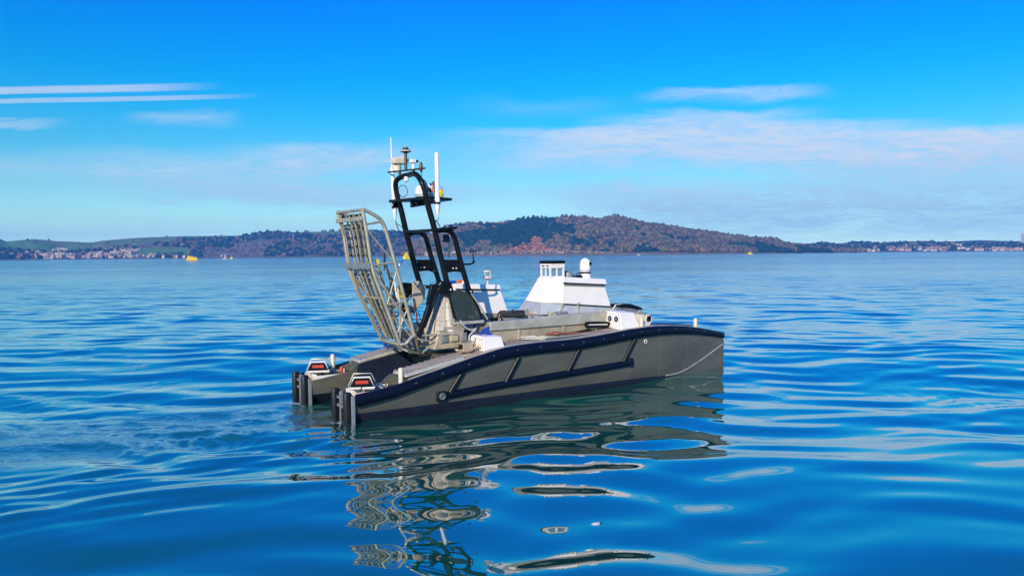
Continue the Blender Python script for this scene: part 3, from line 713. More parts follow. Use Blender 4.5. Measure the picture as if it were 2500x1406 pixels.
for s in (-1, 1):
    hull = mk_hull(s)
    # rub rail right round the outer edge and over the bow
    P, R_, O_ = [], [], []
    for x in list(np.arange(.05, 10.3, .25))+[10.45, 10.65, 10.8, 10.9, 10.97]:
        th = TH(x); P.append(Vector((x, s*(YO(x)+.01), ZT(x)-th/2))); R_.append(th/2); O_.append((0, s, 0) if x < 8 else (.35*(x-8)/3, s, 0))
    P.append(Vector((11.03, s*1.30, ZT(11.03)-.075))); R_.append(.075); O_.append((1, 0, 0))
    for x in (10.97, 10.8, 10.5, 10.2, 9.8, 9.4, 9.0, 8.6):
        P.append(Vector((x, s*(YI(x)-.01), ZT(x)-TH(x)/2))); R_.append(TH(x)/2); O_.append((.3, -s, 0))
    rail = MB().loft(half_round(P, R_, O_, 8, .62)).build('rub_rail', RUBB, hull, sharp=50)
    # top edge strip of the gunwale
    xs = list(np.arange(1.2, 10.9, .3)); rg = []
    for x in xs:
        y = s*(YO(x)-.02); z = ZT(x); w = min(.08, (YO(x)-YI(x))*.3)
        rg.append([(x, y, z-.03), (x, y, z+.006), (x, y-s*w, z+.012), (x, y-s*w, z-.03)])
    MB().loft(rg).build('gunwale_strip', ALU, hull)
    # lower fender with sloping half-round struts
    P, O_ = [], []
    lf = [(1.95, .27), (3.1, .34), (4.2, .385), (5.35, .43), (6.6, .475), (7.2, .505)]
    for x in np.linspace(1.98, 7.2, 24): P.append(side_pt(x, interp(x, lf), s)); O_.append((0, s, 0))
    MB().loft(half_round(P, .078, O_, 8, .85)).build('fender', RUBB, hull, sharp=50)
    a = side_pt(1.92, .275, s)
    MB().box((a.x-.10, min(a.y-s*.02, a.y+s*.05), a.z-.105), (a.x+.13, max(a.y-s*.02, a.y+s*.05), a.z+.105)).build('fender_end', RUBK, hull, bevel=.02)
    q = MB().torus((a.x+.02, a.y+s*.055, a.z), .06, .014, (0, 1, 0)); q.torus((a.x+.02, a.y+s*.055, a.z), .025, .01, (0, 1, 0)); q.build('fender_scroll', GREY, hull)
    b = side_pt(7.2, .505, s); MB().box((b.x-.05, min(b.y-s*.02, b.y+s*.07), b.z-.08), (b.x+.09, max(b.y-s*.02, b.y+s*.07), b.z+.12)).build('fender_end', RUBB, hull, bevel=.025)
    for (x0, z0, x1, z1) in ((2.15, .33, 2.44, .75), (3.55, .40, 3.88, .93), (5.26, .45, 5.60, .99), (6.99, .52, 7.36, 1.10)):
        p0, p1 = side_pt(x0, z0, s), side_pt(x1, z1, s); P = [p0+(p1-p0)*t for t in np.linspace(0, 1, 6)]
        MB().loft(half_round(P, .058, [(0, s, 0)]*6, 8, .9)).build('fender', RUBK, hull, sharp=50)
        c = P[0]; MB().lathe([(.058, 0), (.05, .03), (.02, .05)], c+Vector((0, s*.01, -.01)), 12, (0, s, 0)).build('fender_foot', RUBK, hull)
    # bow chine strip, drain ring, weld seams, bolts
    MB().tube([side_pt(x, ZC(x)+.003, s, .003) for x in np.linspace(8.6, 10.98, 16)], .017, 6).build('chine_strip', ALU, hull)
    c = side_pt(7.72, 1.0, s, .005)
    MB().torus(c, .042, .013, (0, 1, 0)).build('drain_ring', WHITE, hull); MB().lathe([(.034, 0), (.034, .006)], c, 14, (0, s, 0)).build('drain_hole', BLACK, hull)
    for x in (8.3, 9.35): MB().tube([side_pt(x, z, s, .0) for z in np.linspace(ZC(x)+.02, ZT(x)-.25, 6)], .004, 5).build('weld_seam', HULLM, hull)
    bl = MB()
    for x in np.arange(1.3, 10.6, .62): bl.lathe([(.012, 0), (.010, .008), (.002, .010)], (x, s*(YO(x)+TH(x)*.30+.004), ZT(x)-TH(x)*.36), 6, (0, s, .5))
    tag(bl.build('rail_bolts', ALU, hull), kind='stuff')
    # stern: two rubber pads with ladder bars between
    for y in (1.60, .96):
        MB().tube([(-.10, s*y, -.25), (-.10, s*y, -.1), (-.10, s*y, .53), (-.09, s*y, .58)], [.055, .058, .058, .03], 10, flat=1.6, up=(1, 0, 0)).build('stern_pad', RUBK, hull)
        MB().box((-.045, s*y-.075, -.2), (.03, s*y+.075, .50)).build('pad_plate', GREY, hull, bevel=.008)
    for z in (.22, .38): MB().box((-.10, min(s*.96, s*1.60), z), (-.05, max(s*.96, s*1.60), z+.05)).build('stern_bar', GREY, hull)
    MB().box((-.02, min(s*1.02, s*1.54), -.2), (-.004, max(s*1.02, s*1.54), .2)).build('transom_panel', BLACK, hull)
    # raised deck panel, rim and bolts behind the well
    rg, rp = [], []
    for x in np.linspace(1.16, 2.55, 8):
        z = DK(x); rg.append([(x, s*.93, z), (x, s*.95, z+.065), (x, s*1.52, z+.065), (x, s*1.56, z)]); rp.append([(x+(.05 if x < 1.2 else 0), s*.99, z+.062), (x+(.05 if x < 1.2 else 0), s*.99, z+.075), (x+(.05 if x < 1.2 else 0), s*1.48, z+.075), (x+(.05 if x < 1.2 else 0), s*1.48, z+.062)])
    pan = MB().loft(rg).build('hatch_coaming', ALU, hull, bevel=.012)
    MB().loft(rp).build('deck_panel', DECK, hull)
    bl = MB()
    for x in np.arange(1.2, 2.6, .14):
        for y in (.97, 1.50): bl.lathe([(.014, 0), (.014, .022), (.004, .026)], (x, s*y, DK(x)+.065), 6)
    tag(bl.build('panel_bolts', GREY, hull), kind='stuff')
    # deck sheet forward
    rg = []
    for x in np.arange(2.6, 10.5, .3):
        a_, b_ = s*(YI(x)+.05), s*(YO(x)-.10)
        if abs(a_) > abs(b_)-.03: break
        z = DK(x)-.001; rg.append([(x, a_, z), (x, a_, z+.012), (x, b_, z+.014), (x, b_, z)])
    MB().loft(rg).build('deck', DECK, hull)
    # well: white liner, machinery
    MB().box((.10, min(s*1.0, s*1.02), .27), (1.0, max(s*1.0, s*1.02), .55) if s < 0 else (1.0, s*1.02, .52)).build('well_liner', WHITE, hull)
    MB().box((.06, min(s*.96, s*1.56), .262), (1.08, max(s*.96, s*1.56), .275)).build('well_floor', CREAM, hull)
    MB().box((.10, min(s*1.56, s*1.585), .27), (1.05, max(s*1.56, s*1.585), .54)).build('well_liner', CREAM, hull)
    random.seed(5 if s < 0 else 6)
    for i in range(9):
        x0 = random.uniform(.2, .95); y0 = s*random.uniform(1.1, 1.45); pts = [(x0, y0, .29)]
        for k in range(3): pts.append((x0+random.uniform(-.12, .16), y0+random.uniform(-.1, .1), .38+.10*k+random.uniform(-.03, .05)))
        MB().tube(pts, random.uniform(.010, .024), 6, 4).build('hose', [CABLE, GREY, WHITE, ALU][i % 4], hull)
    MB().lathe([(.07, 0), (.085, .03), (.085, .20), (.05, .26)], (.36, s*1.25, .28), 14).build('actuator', BLACK, hull)
    if s > 0: MB().lathe([(.035, 0), (.04, .02), (.04, .15), (.025, .20), (.018, .22)], (.80, s*1.12, .45), 12).build('extinguisher', REDM, hull)
    MB().box((.50, min(s*1.2, s*1.4), .28), (.74, max(s*1.2, s*1.4), .46)).lathe([(.05, 0), (.05, .12)], (.62, s*1.3, .46), 10).build('pump', GREY, hull, bevel=.01)
    MB().lathe([(.09, 0), (.09, .03)], (1.03, s*1.2, .46), 14, (-1, 0, 0)).build('vent', BLACK, hull)
    # red lamp in a trapezoid guard frame
    lc = Vector((.28, s*1.30-.10, .60)); ln = Vector((-.42, -.908, 0)); lt = Vector((.908, -.42, 0)); lu = Vector((0, 0, 1))
    def trap(d, k, z0=0., wd=.235): return [lc-ln*d+lt*a_*wd*k+lu*(z0+b_*.20*k) for a_, b_ in ((-1, 0), (1, 0), (.62, 1), (-.62, 1))]
    MB().hexa(trap(.02, 1), trap(.24, .92)).build('lamp_housing', BLACK, hull, bevel=.008)
    tt = trap(0, 1.06, -.008); MB().tube(tt+[tt[0], tt[1]], .018, 6).build('lamp_guard', WHITE, hull)
    q0 = [lc+ln*.002+lt*a_*.125+lu*(.105+b_*.03) for a_, b_ in ((-1, -1), (1, -1), (1, 1), (-1, 1))]
    MB().hexa(q0, [p-ln*.03 for p in q0]).build('lamp_lens', REDM, hull)
    tt = trap(.28, 1.18, .0); MB().tube([tt[0], tt[3], tt[2], tt[1]], .013, 6).build('guard_rail', ALU, hull)
    for a_, b_ in ((tt[0], trap(0, 1.06)[0]), (tt[1], trap(0, 1.06)[1])): MB().tube([a_, b_], .012, 6).build('guard_rail', ALU, hull)
    MB().tube([lc-ln*.12, Vector((lc.x, lc.y, .27))-ln*.12], .03, 8).bar(lc-ln*.12-lt*.24+lu*-.02, lc-ln*.12+lt*.24+lu*-.02, .26, .035).build('lamp_bracket', ALU, hull)
    # mooring posts aft and at the bow
    def post(x, y, z0, h, r): 
        MB().lathe([(r*1.5, 0), (r*1.5, .02), (r, .025), (r, h-.03), (r*.8, h), (.002, h+.008)], (x, y, z0), 16).tube([(x-.11, y, z0+h*.78), (x+.11, y, z0+h*.78)], .011, 6).build('mooring_post', CREAM, hull)
    post(1.10 if s < 0 else .72, s*1.45, .50, .42, .05)
    post(9.76, s*1.42, ZT(9.76)-.02, .26, .05)

# ------------------------------------------------------------------ cross deck between the hulls
MB().prism([(2.35, .95), (2.6, .45), (8.6, .45), (9.3, .8), (9.3, 1.12), (2.35, 1.0)], -.875, .875).build('cross_deck', HULLM, BOAT, bevel=.01)
trunk = MB().box((3.62, -.80, 1.0), (8.6, .86, 1.60)).build('deck_trunk', ALUY, BOAT, bevel=.01)
MB().loft([[(3.60, -.90, 1.47), (3.60, -.90, 1.655), (3.60, -.74, 1.665), (3.60, -.74, 1.47)], [(7.1, -.90, 1.46), (7.1, -.90, 1.73), (7.1, -.74, 1.74), (7.1, -.74, 1.46)]]).build('side_beam', ALU, trunk, bevel=.012)
MB().loft([[(3.55, -.85, 1.17), (3.55, -.85, 1.49), (3.55, -.80, 1.49), (3.55, -.80, 1.17)], [(7.1, -.85, 1.33), (7.1, -.85, 1.49), (7.1, -.80, 1.49), (7.1, -.80, 1.33)]]).build('side_panel', ALUY, trunk)
for x in (3.58, 4.42, 5.73): MB().box((x-.03, -.878, 1.13), (x+.03, -.848, 1.468)).build('rib', ALU, trunk, bevel=.004)
MB().box((3.64, -.735, 1.604), (8.5, .80, 1.63)).build('trunk_lid', DECK, trunk)
MB().bar((3.7, -.95, 1.16), (6.5, -.95, 1.31), .03, .05).build('toe_bar', BLACK, trunk)
MB().box((4.55, -1.02, ZT(4.6)-.02), (4.60, -.95, ZT(4.6)+.07)).box((4.72, -1.02, ZT(4.6)-.02), (4.77, -.95, ZT(4.6)+.07)).box((4.60, -1.0, ZT(4.6)+.05), (4.72, -.97, ZT(4.6)+.07)).build('cleat', WHITE, trunk)
MB().box((3.7, .80, 1.60), (8.5, .86, 1.72)).build('port_edge', ALU, trunk, bevel=.01)
for x in (4.6, 5.15, 5.6): MB().tube([(x, .5, 1.62), (x, .5, 1.80)], .03, 8).build('stanchion', GREY, trunk)
random.seed(14)
for k in range(9):
    x0 = 3.7+.45*k; MB().tube([(x0, -.45+random.uniform(-.2, .2), 1.645), (x0+.25, -.40+random.uniform(-.25, .25), 1.68), (x0+.6, -.45+random.uniform(-.2, .2), 1.645)], .014+.004*(k % 3), 6, 4).build('deck_cable', [CABLE, GREY, CABLE, ROPEW][k % 4], trunk)
for x, y, w_, d_, h_, m_ in ((3.85, .05, .30, .22, .16, GREY), (5.05, .10, .36, .30, .10, ALUY), (6.0, -.35, .28, .2, .12, GREY), (3.95, -.5, .22, .14, .10, BLACK), (5.6, -.5, .16, .12, .14, ALU)):
    MB().box((x, y, 1.625), (x+w_, y+d_, 1.63+h_)).build('deck_locker', m_, trunk, bevel=.012)
for x in (3.9, 4.75, 5.5, 6.3, 6.9): MB().torus((x, -.82, 1.70+.02*(x-3.6)/3.5+.01), .035, .010, (1, 0, 0), 14, 6).build('lashing_ring', ALU, trunk)
for x in (3.95, 4.95, 5.95, 6.65): MB().box((x, -1.02, ZT(x)+.0), (x+.012, -.92, ZT(x)+.03)).build('deck_tab', ALU, trunk)
# black links and oval eyes beside the forward box
lk = [(6.30, -1.02, 1.46), (6.36, -1.03, 1.50), (6.98, -1.05, 1.47), (7.02, -1.05, 1.43), (6.96, -1.04, 1.39), (6.36, -1.02, 1.41), (6.30, -1.02, 1.46)]
MB().tube(lk, .032, 8, 4).build('shackle', BLACK, trunk); MB().tube([(6.38, -1.06, 1.455), (6.95, -1.08, 1.43)], .014, 6).build('shackle_pin', WHITE, trunk)
MB().tube([(6.5, -1.0, 1.38), (6.75, -1.0, 1.36)], .03, 8).build('shackle_pad', GREY, trunk)

def white_box(x0, x1, z0, z1, y0, y1, sx, sy, name, aft_vents=0):
    """tapered riveted box on the starboard deck"""
    lo = [(x0, y0, z0[0]), (x1, y0, z0[1]), (x1, y1, z0[1]+.06), (x0, y1, z0[0]+.06)]
    hi = [(x0+.03, y0+sy, z1), (x1-sx, y0+sy, z1-.02), (x1-sx, y1-.02, z1+.01), (x0+.03, y1-.02, z1+.02)]
    o = MB().hexa(lo, hi).build(name, WHITE, BOAT, bevel=.012)
    rv = MB()
    for k in range(5):
        t = .12+.19*k; a = Vector(lo[0]).lerp(Vector(hi[0]), t)
        for dy in (.04,): rv.lathe([(.011, 0), (.010, .006), (.001, .008)], a+Vector((-.001, dy, 0)), 6, (-1, 0, 0))
    for k in range(5):
        a = Vector(hi[0]).lerp(Vector(hi[3]), .1+.2*k); rv.lathe([(.011, 0), (.010, .006), (.001, .008)], a+Vector((-.006, 0, -.06)), 6, (-1, 0, 0))
    tag(rv.build('rivets', BLACK, o), kind='stuff')
    for k in range(aft_vents):
        c = Vector(lo[0]).lerp(Vector(hi[0]), .62)+Vector((-.005, .16+.24*k, 0))
        MB().torus(c, .055, .017, (-1, 0, 0), sx=1.).build('vent_eye', BLACK, o).scale = (1, 1, 1)
        MB().lathe([(.042, 0), (.042, .012)], c, 12, (-1, 0, 0)).build('vent_core', GREY, o)
    return o
bA = white_box(3.06, 3.66, (.93, 1.0), 1.41, -1.50, -.92, .10, .08, 'equipment_box')
MB().box((2.70, -1.22, 1.08), (2.95, -1.0, 1.28)).box((2.55, -1.4, .98), (3.04, -1.0, 1.06)).build('box_bracket', ALUY, bA, bevel=.01)
MB().box((2.69, -1.20, 1.11), (2.698, -1.03, 1.25)).build('bracket_socket', BLACK, bA)
MB().torus((3.0, -1.12, 1.36), .05, .018, (-1, 0, 0)).build('lifting_eye', WHITE, bA)
bF = white_box(7.04, 7.66, (1.30, 1.33), 1.74, -1.50, -.90, .12, .08, 'equipment_box', 2)
# bow roller and fairlead behind the forward box
rl = MB().box((7.75, -1.38, 1.34), (8.15, -1.02, 1.42)).loft([[(7.78, -1.36, 1.42), (8.05, -1.36, 1.42), (8.05, -1.04, 1.42), (7.78, -1.04, 1.42)], [(7.74, -1.33, 1.66), (7.98, -1.33, 1.64), (7.98, -1.07, 1.66), (7.74, -1.07, 1.68)]]).build('bow_roller', CREAM, BOAT, bevel=.015)
MB().torus((8.16, -1.28, 1.50), .10, .035, (0, 1, 0), 20, 8).build('roller_wheel', CREAM, rl); MB().box((8.09, -1.33, 1.46), (8.22, -1.2, 1.60)).build('roller_block', BLACK, rl, bevel=.01)
MB().tube([(7.74, -1.25, 1.66), (7.9, -1.25, 1.74), (8.02, -1.2, 1.64)], .02, 6).build('roller_arm', ALU, rl)
MB().lathe([(.05, 0), (.05, .27), (.002, .28)], (7.72, -1.50, 1.33), 14).build('roller_post', CREAM, rl)
# dark padded cover on the port foredeck
pd = MB().prism([(8.45, 1.35), (9.5, 1.30), (9.62, 1.45), (9.45, 1.58), (8.75, 1.72), (8.5, 1.70)], .35, .85).build('port_fairing', GREY, BOAT, bevel=.02)
MB().loft([[(8.62, .30, 1.70), (8.62, .90, 1.70), (8.66, .86, 1.78), (8.66, .34, 1.78)], [(9.05, .30, 1.69), (9.05, .90, 1.69), (9.05, .86, 1.79), (9.05, .34, 1.79)], [(9.52, .30, 1.58), (9.52, .90, 1.58), (9.46, .86, 1.67), (9.46, .34, 1.67)]]).build('pad', BLACK, pd, bevel=.025)
MB().tube([(8.4, .4, 1.6), (8.5, .35, 1.78), (8.7, .35, 1.80)], .02, 6).build('pad_rail', ALU, pd)
# foredeck anchor line along the edge is a thing of its own (below)

# hatch and rusty mat frame on the starboard deck
ht = MB().loft([[(4.35, -1.02, 1.235), (5.8, -1.02, 1.255), (5.95, -1.42, 1.235), (4.75, -1.45, 1.225)], [(4.36, -1.03, 1.27), (5.79, -1.03, 1.29), (5.93, -1.41, 1.27), (4.77, -1.44, 1.26)]]).build('deck_hatch', GREY, BOAT, bevel=.006)
MB().tube([(4.35, -1.02, 1.29), (4.76, -1.46, 1.275), (5.95, -1.43, 1.29)], .016, 6).build('hatch_rim', ALU, ht)
for k in range(4): MB().bar((4.62+.27*k, -1.06, 1.285), (4.92+.25*k, -1.40, 1.275), .03, .016).build('hatch_rib', ALU, ht)

# ------------------------------------------------------------------ white deckhouses
dh = MB()
lo = [(6.60, .34, 1.90), (8.32, .34, 1.74), (8.32, 1.62, 1.74), (6.60, 1.62, 1.92)]
hi = [(6.76, .46, 2.585), (8.14, .46, 2.49), (8.14, 1.45, 2.50), (6.76, 1.45, 2.60)]
house = dh.hexa(lo, hi).build('deckhouse', WHITE, BOAT, bevel=.02)
MB().loft([[(6.66, .32, 2.46), (8.20, .36, 2.36), (8.20, .42, 2.36), (6.66, .40, 2.46)], [(6.70, .38, 2.60), (8.18, .42, 2.51), (8.18, .50, 2.51), (6.70, .46, 2.60)]]).build('eave', WHITE, house, bevel=.008)
MB().loft([[(6.66, .333, 2.425), (8.2, .352, 2.33), (8.2, .36, 2.33), (6.66, .345, 2.425)], [(6.66, .343, 2.452), (8.2, .362, 2.35), (8.2, .38, 2.35), (6.66, .36, 2.452)]]).build('eave_gap', BLACK, house)
MB().loft([[(6.0, .50, 1.60), (6.55, .28, 1.60), (8.4, .30, 1.60), (8.4, 1.6, 1.60), (6.0, 1.62, 1.60)], [(6.13, .60, 1.915), (6.58, .345, 1.895), (8.30, .345, 1.735), (8.3, 1.58, 1.735), (6.14, 1.42, 1.93)]]).build('skirt', SKIRT, house)
MB().bar((6.58, .32, 1.895), (8.33, .32, 1.735), .02, .025).build('seam', BLACK, house)
MB().bar((6.60, .30, 1.90), (6.50, .33, 1.62), .04, .05).build('corner_post', ALU, house)
MB().tube([(7.1, .28, 1.64), (7.1, .28, 1.86)], .018, 6).tube([(7.05, .28, 1.86), (7.15, .28, 1.9)], .018, 6).build('valve', ALU, house)
# aft slope with lookout tower
MB().loft([[(6.12, .62, 1.92), (6.60, .36, 1.90), (6.60, 1.60, 1.92), (6.14, 1.40, 1.94)], [(6.42, .62, 2.58), (6.78, .50, 2.59), (6.78, 1.25, 2.60), (6.42, 1.12, 2.60)]]).build('aft_fairing', WHITE, house, bevel=.02)
tw = MB()
tx0, tx1, ty0, ty1, tz0, tz1 = 6.42, 6.90, .60, 1.05, 2.58, 2.95
for x in (tx0, tx1-.05):
    for y in (ty0, ty1-.05): tw.box((x, y, tz0), (x+.05, y+.05, tz1-.0))
tw.box((tx0-.005, ty0-.005, tz1-.12), (tx1+.005, ty1+.005, tz1)); tw.box((tx0-.006, ty0-.006, tz0-.02), (tx1+.006, ty1+.006, tz0+.04))
tw.box((tx0+.01, ty0+.21, tz0), (tx0+.05, ty0+.25, tz1-.1)); tw.box((tx0+.22, ty0+.01, tz0), (tx0+.26, ty0+.05, tz1-.1))
tower = tw.build('lookout_tower', WHITE, house, bevel=.006)
MB().box((tx0+.03, ty0+.03, tz0+.03), (tx1-.03, ty1-.03, tz1-.1)).build('tower_glass', WIND, house)
MB().box((tx0-.03, ty0-.03, tz1), (tx1+.03, ty1+.03, tz1+.085)).build('tower_cap', BLACK, house, bevel=.035)
for k in range(2): MB().box((tx0-.012, ty0+.05+.2*k, tz1-.075), (tx0-.005, ty0+.17+.2*k, tz1-.045)).build('tower_slot', BLACK, house)
# camera capsule and small dome on the roof
cx, cy = 7.86, .90
cap = MB().lathe([(.16, 0), (.165, .04), (.155, .15), (.155, .30), (.15, .45), (.12, .55), (.06, .60), (.002, .612)], (cx, cy, 2.48), 22).build('camera_capsule', PLAST, house)
MB().lathe([(.163, 0), (.163, .05)], (cx, cy, 2.66), 22).lathe([(.164, 0), (.164, .015)], (cx, cy, 2.74), 22).build('capsule_band', BLACK, house)
MB().lathe([(.065, 0), (.06, .03), (.045, .045), (.002, .05)], (cx+.05, cy-.135, 2.93), 16, (.3, -1, .1)).build('capsule_lens', BLACK, house)
MB().torus((cx+.05, cy-.155, 2.93), .068, .012, (.3, -1, .1)).build('lens_ring', WHITE, house)
MB().lathe([(.15, 0), (.15, .1), (.13, .16), (.06, .21), (.002, .22)], (7.20, .85, 2.54), 18).build('roof_dome', GREY, house); MB().box((7.4, .75, 2.53), (7.65, 1.0, 2.62)).build('roof_unit', BLACK, house, bevel=.02)
MB().tube([(7.3, .7, 2.56), (7.42, .66, 2.68), (7.55, .66, 2.58)], .014, 6, 4).build('roof_cable', CABLE, house)

lo = [(3.40, .34, 1.74), (4.93, .34, 1.73), (4.98, 1.55, 1.73), (3.40, 1.55, 1.74)]
hi = [(3.42, .44, 2.50), (4.70, .44, 2.435), (4.74, 1.42, 2.44), (3.42, 1.42, 2.51)]
aft = MB().hexa(lo, hi).build('aft_deckhouse', WHITE, BOAT, bevel=.02)
MB().bar((3.45, .395, 2.37), (4.70, .415, 2.315), .012, .02).build('eave_gap', BLACK, aft); MB().loft([[(3.42, .37, 2.40), (4.72, .39, 2.34), (4.72, .45, 2.34), (3.42, .43, 2.40)], [(3.42, .41, 2.52), (4.72, .43, 2.455), (4.72, .5, 2.455), (3.42, .48, 2.52)]]).build('eave', WHITE, aft, bevel=.006)
MB().box((3.38, .36, 1.60), (4.98, 1.58, 1.735)).build('skirt', ALU, aft)
MB().lathe([(.055, 0), (.055, .03), (.05, .09), (.02, .10)], (3.76, .62, 2.49), 14).build('beacon_base', WHITE, aft)
MB().tube([(3.62, .62, 2.56), (3.88, .62, 2.55)], .045, 10).build('beacon', ORNG, aft)
lampc = (4.42, .55)
MB().lathe([(.035, 0), (.03, .10), (.05, .12), (.14, .16), (.15, .19), (.08, .21)], (*lampc, 2.46), 16).build('masthead_lamp_base', WHITE, aft)
MB().lathe([(.075, 0), (.075, .11)], (*lampc, 2.67), 14).build('masthead_lamp_lens', WIND, aft); MB().lathe([(.11, 0), (.11, .03), (.002, .04)], (*lampc, 2.78), 14).build('masthead_lamp_cap', WHITE, aft)
for k in range(4):
    a = k*math.pi/2+.4; MB().tube([(lampc[0]+.095*math.cos(a), lampc[1]+.095*math.sin(a), 2.67), (lampc[0]+.095*math.cos(a), lampc[1]+.095*math.sin(a), 2.79)], .01, 5).build('lamp_guard', WHITE, aft)
MB().tube([(3.52, 1.0, 2.5), (3.52, 1.0, 2.78)], .012, 6).lathe([(.05, 0), (.05, .04)], (3.52, 1.0, 2.5), 10).build('whip_antenna', BLACK, aft)
MB().box((3.40, .9, 2.5), (3.75, 1.15, 2.56)).build('roof_box', BLUE, aft, bevel=.01)

# ------------------------------------------------------------------ mast
MY = .64
def A(px, py, Y): return onY(px, py, Y)
ms = MB(); R0 = .042
for s, pts in ((1, [(1028, 702), (1014, 655), (1002, 605), (992, 568), (981, 520), (972, 487)]), (-1, [(1095, 706), (1083, 655), (1070, 600), (1061, 560), (1050, 520), (1041, 487)])):
    ms.tube([A(x, y, s*MY) for x, y in pts], .066, 10, 4)
# arch joining both rails at the top
ms.tube([A(972, 487, MY), A(967, 465, MY), A(966, 447, MY*.93), A(972, 437, MY*.8), A(984, 431, MY*.5), A(1000, 427, 0), A(1010, 425, -MY*.35), A(1020, 430, -MY*.7), A(1030, 447, -MY*.95), A(1037, 466, -MY), A(1041, 487, -MY)], .060, 10, 5)
mast = ms.build('mast', BLACK, BOAT, sharp=60)
for s, pts in ((1, [(1000, 571), (1018, 567), (1032, 571), (1041, 584), (1051, 620), (1062, 655), (1073, 692)]), (-1, [(1068, 563), (1090, 562), (1102, 568), (1111, 583), (1120, 620), (1131, 662), (1146, 712)])):
    MB().tube([A(x, y, s*MY) for x, y in pts], .060, 10, 4).build('front_leg', BLACK, mast, sharp=60)
    # gusset plate low down
    q = [(1014, 634), (1052, 634), (1062, 668), (1056, 664), (1046, 661), (1036, 661), (1024, 663)] if s > 0 else [(1080, 634), (1123, 634), (1134, 672), (1128, 667), (1120, 664), (1108, 663), (1090, 666)]
    c = [A(x, y, s*MY) for x, y in q]
    MB().loft([[p+Vector((0, -.012, 0)) for p in c], [p+Vector((0, .012, 0)) for p in c]]).build('gusset_plate', BLACK, mast)
    for (x, y) in ([(1028, 653), (1036, 653), (1018, 640)] if s > 0 else [(1106, 655), (1114, 655), (1086, 643)]):
        MB().lathe([(.018, 0), (.016, .012), (.002, .016)], A(x, y, s*MY-.013), 8, (0, -1, 0)).build('bolt', WHITE, mast)
    # foot lugs
    for (x, y) in ([(1028, 701), (1073, 692)] if s > 0 else [(1097, 707), (1146, 712)]):
        c = A(x, y, s*MY); MB().lathe([(.075, 0), (.075, .10)], c+Vector((0, -.05, 0)), 14, (0, 1, 0)).build('foot_lug', BLACK, mast); MB().lathe([(.026, 0), (.02, .02)], c+Vector((0, -.05, 0)), 8, (0, -1, 0)).build('bolt', WHITE, mast)
# shelves and cross bars
def slab(p, q, w, h, name, m, par, bev=.006): return MB().bar(p, q, w, h).build(name, m, par, bevel=bev)
slab(A(958, 492, MY+.12), A(1043, 484, -MY), .20, .06, 'shelf', BLACK, mast)
slab(A(992, 566, MY), A(1062, 562, -MY), .16, .06, 'shelf', BLACK, mast)
c0, c1 = A(1055, 562, -MY), A(1112, 556, -MY); slab(c0, c1, .22, .05, 'shelf', BLACK, mast)
c0 = A(1020, 488, 0); MB().hexa([(2.18, -.60, 4.44), (2.95, -.36, 4.44), (2.95, .36, 4.44), (2.18, .60, 4.44)], [(2.18, -.60, 4.50), (2.95, -.36, 4.50), (2.95, .36, 4.50), (2.18, .60, 4.50)]).build('shelf', BLACK, mast, bevel=.01)
MB().prism([(2.1, 4.28), (2.75, 4.40), (2.75, 4.44), (2.1, 4.44)], -.06, .06).build('shelf_gusset', BLACK, mast)
slab(A(1045, 492, -MY), A(1072, 494, -MY-.06), .12, .06, 'antenna_bracket', BLACK, mast)
MB().loft([[A(x, y, MY+.06) for x, y in ((956, 508), (976, 507), (974, 484), (966, 486))], [A(x, y, MY+.10) for x, y in ((956, 508), (976, 507), (974, 484), (966, 486))]]).build('antenna_bracket', BLACK, mast)
slab(A(1064, 661, -MY+.05), A(1058, 660, MY-.05), .05, .05, 'cross_bar', BLACK, mast)
# dome with dark marks and yellow tag
dc = (2.55, .0, 4.505)
MB().lathe([(.27, 0), (.315, .03), (.325, .06), (.325, .14), (.31, .22), (.26, .29), (.18, .325), (.002, .345)], dc, 28).build('radar_dome', PLAST, mast)
MB().lathe([(.328, 0), (.328, .02)], (dc[0], dc[1], dc[2]+.055), 28).build('dome_seam', GREY, mast)
def on_dome(a, z): return Vector((dc[0]+.322*math.cos(a), dc[1]+.322*math.sin(a), dc[2]+z))
for (a, dz, tilt) in ((-2.28, .12, 0.), (-2.12, .12, .0), (-1.99, .12, .03), (-1.92, .12, -.03)):
    p = on_dome(a, dz); q = on_dome(a+tilt, dz+.085); MB().tube([p, q], .011, 5).build('dome_lettering', BLACK, mast)
p = on_dome(-1.25, .03); MB().bar(p+Vector((0, -.02, -.02)), p+Vector((.05, -.02, .14)), .05, .09).build('cable_tag', YELM, mast, bevel=.01)
for k, (dx, col) in enumerate(((0, REDM), (.04, CABLE), (.08, YELM))):
    MB().tube([(2.45+dx, -.36, 4.62), (2.42+dx, -.40, 4.78), (2.50+dx, -.30, 4.86)], .012, 5, 4).build('cable', col, mast)
MB().tube([A(1031, 437, -.55), A(1038, 444, -.5), A(1046, 458, -.45), A(1051, 470, -.4)], .014, 6, 5).build('cable', CABLE, mast)
# tall white antennas
def antenna(base, top, r, tip, whip=None):
    ax = (top-base); L = ax.length
    MB().lathe([(r*1.15, 0), (r*1.15, .08), (r, .14), (r*.92, L-.02), (r*.8, L), (.002, L+.005)], base, 16, ax).build('antenna', PLAST, mast)
    MB().lathe([(r*1.1, 0), (r*1.05, -.06), (r*.8, -.20), (r*.3, -.28), (.012, -.31)], base, 14, ax).build('antenna_cone', PLAST, mast)
    MB().lathe([(r*1.35, -.02), (r*1.35, .02)], base, 14, ax).build('antenna_collar', BLACK, mast)
    if whip: MB().tube([top, whip], [r*.42, r*.25], 10).build('antenna_whip', PLAST, mast)
antenna(A(1068, 496, -.72), A(1066, 373, -.72), .052, .3)
antenna(A(963, 506, .76), A(957, 408, .76), .050, .3, A(954, 336, .76))
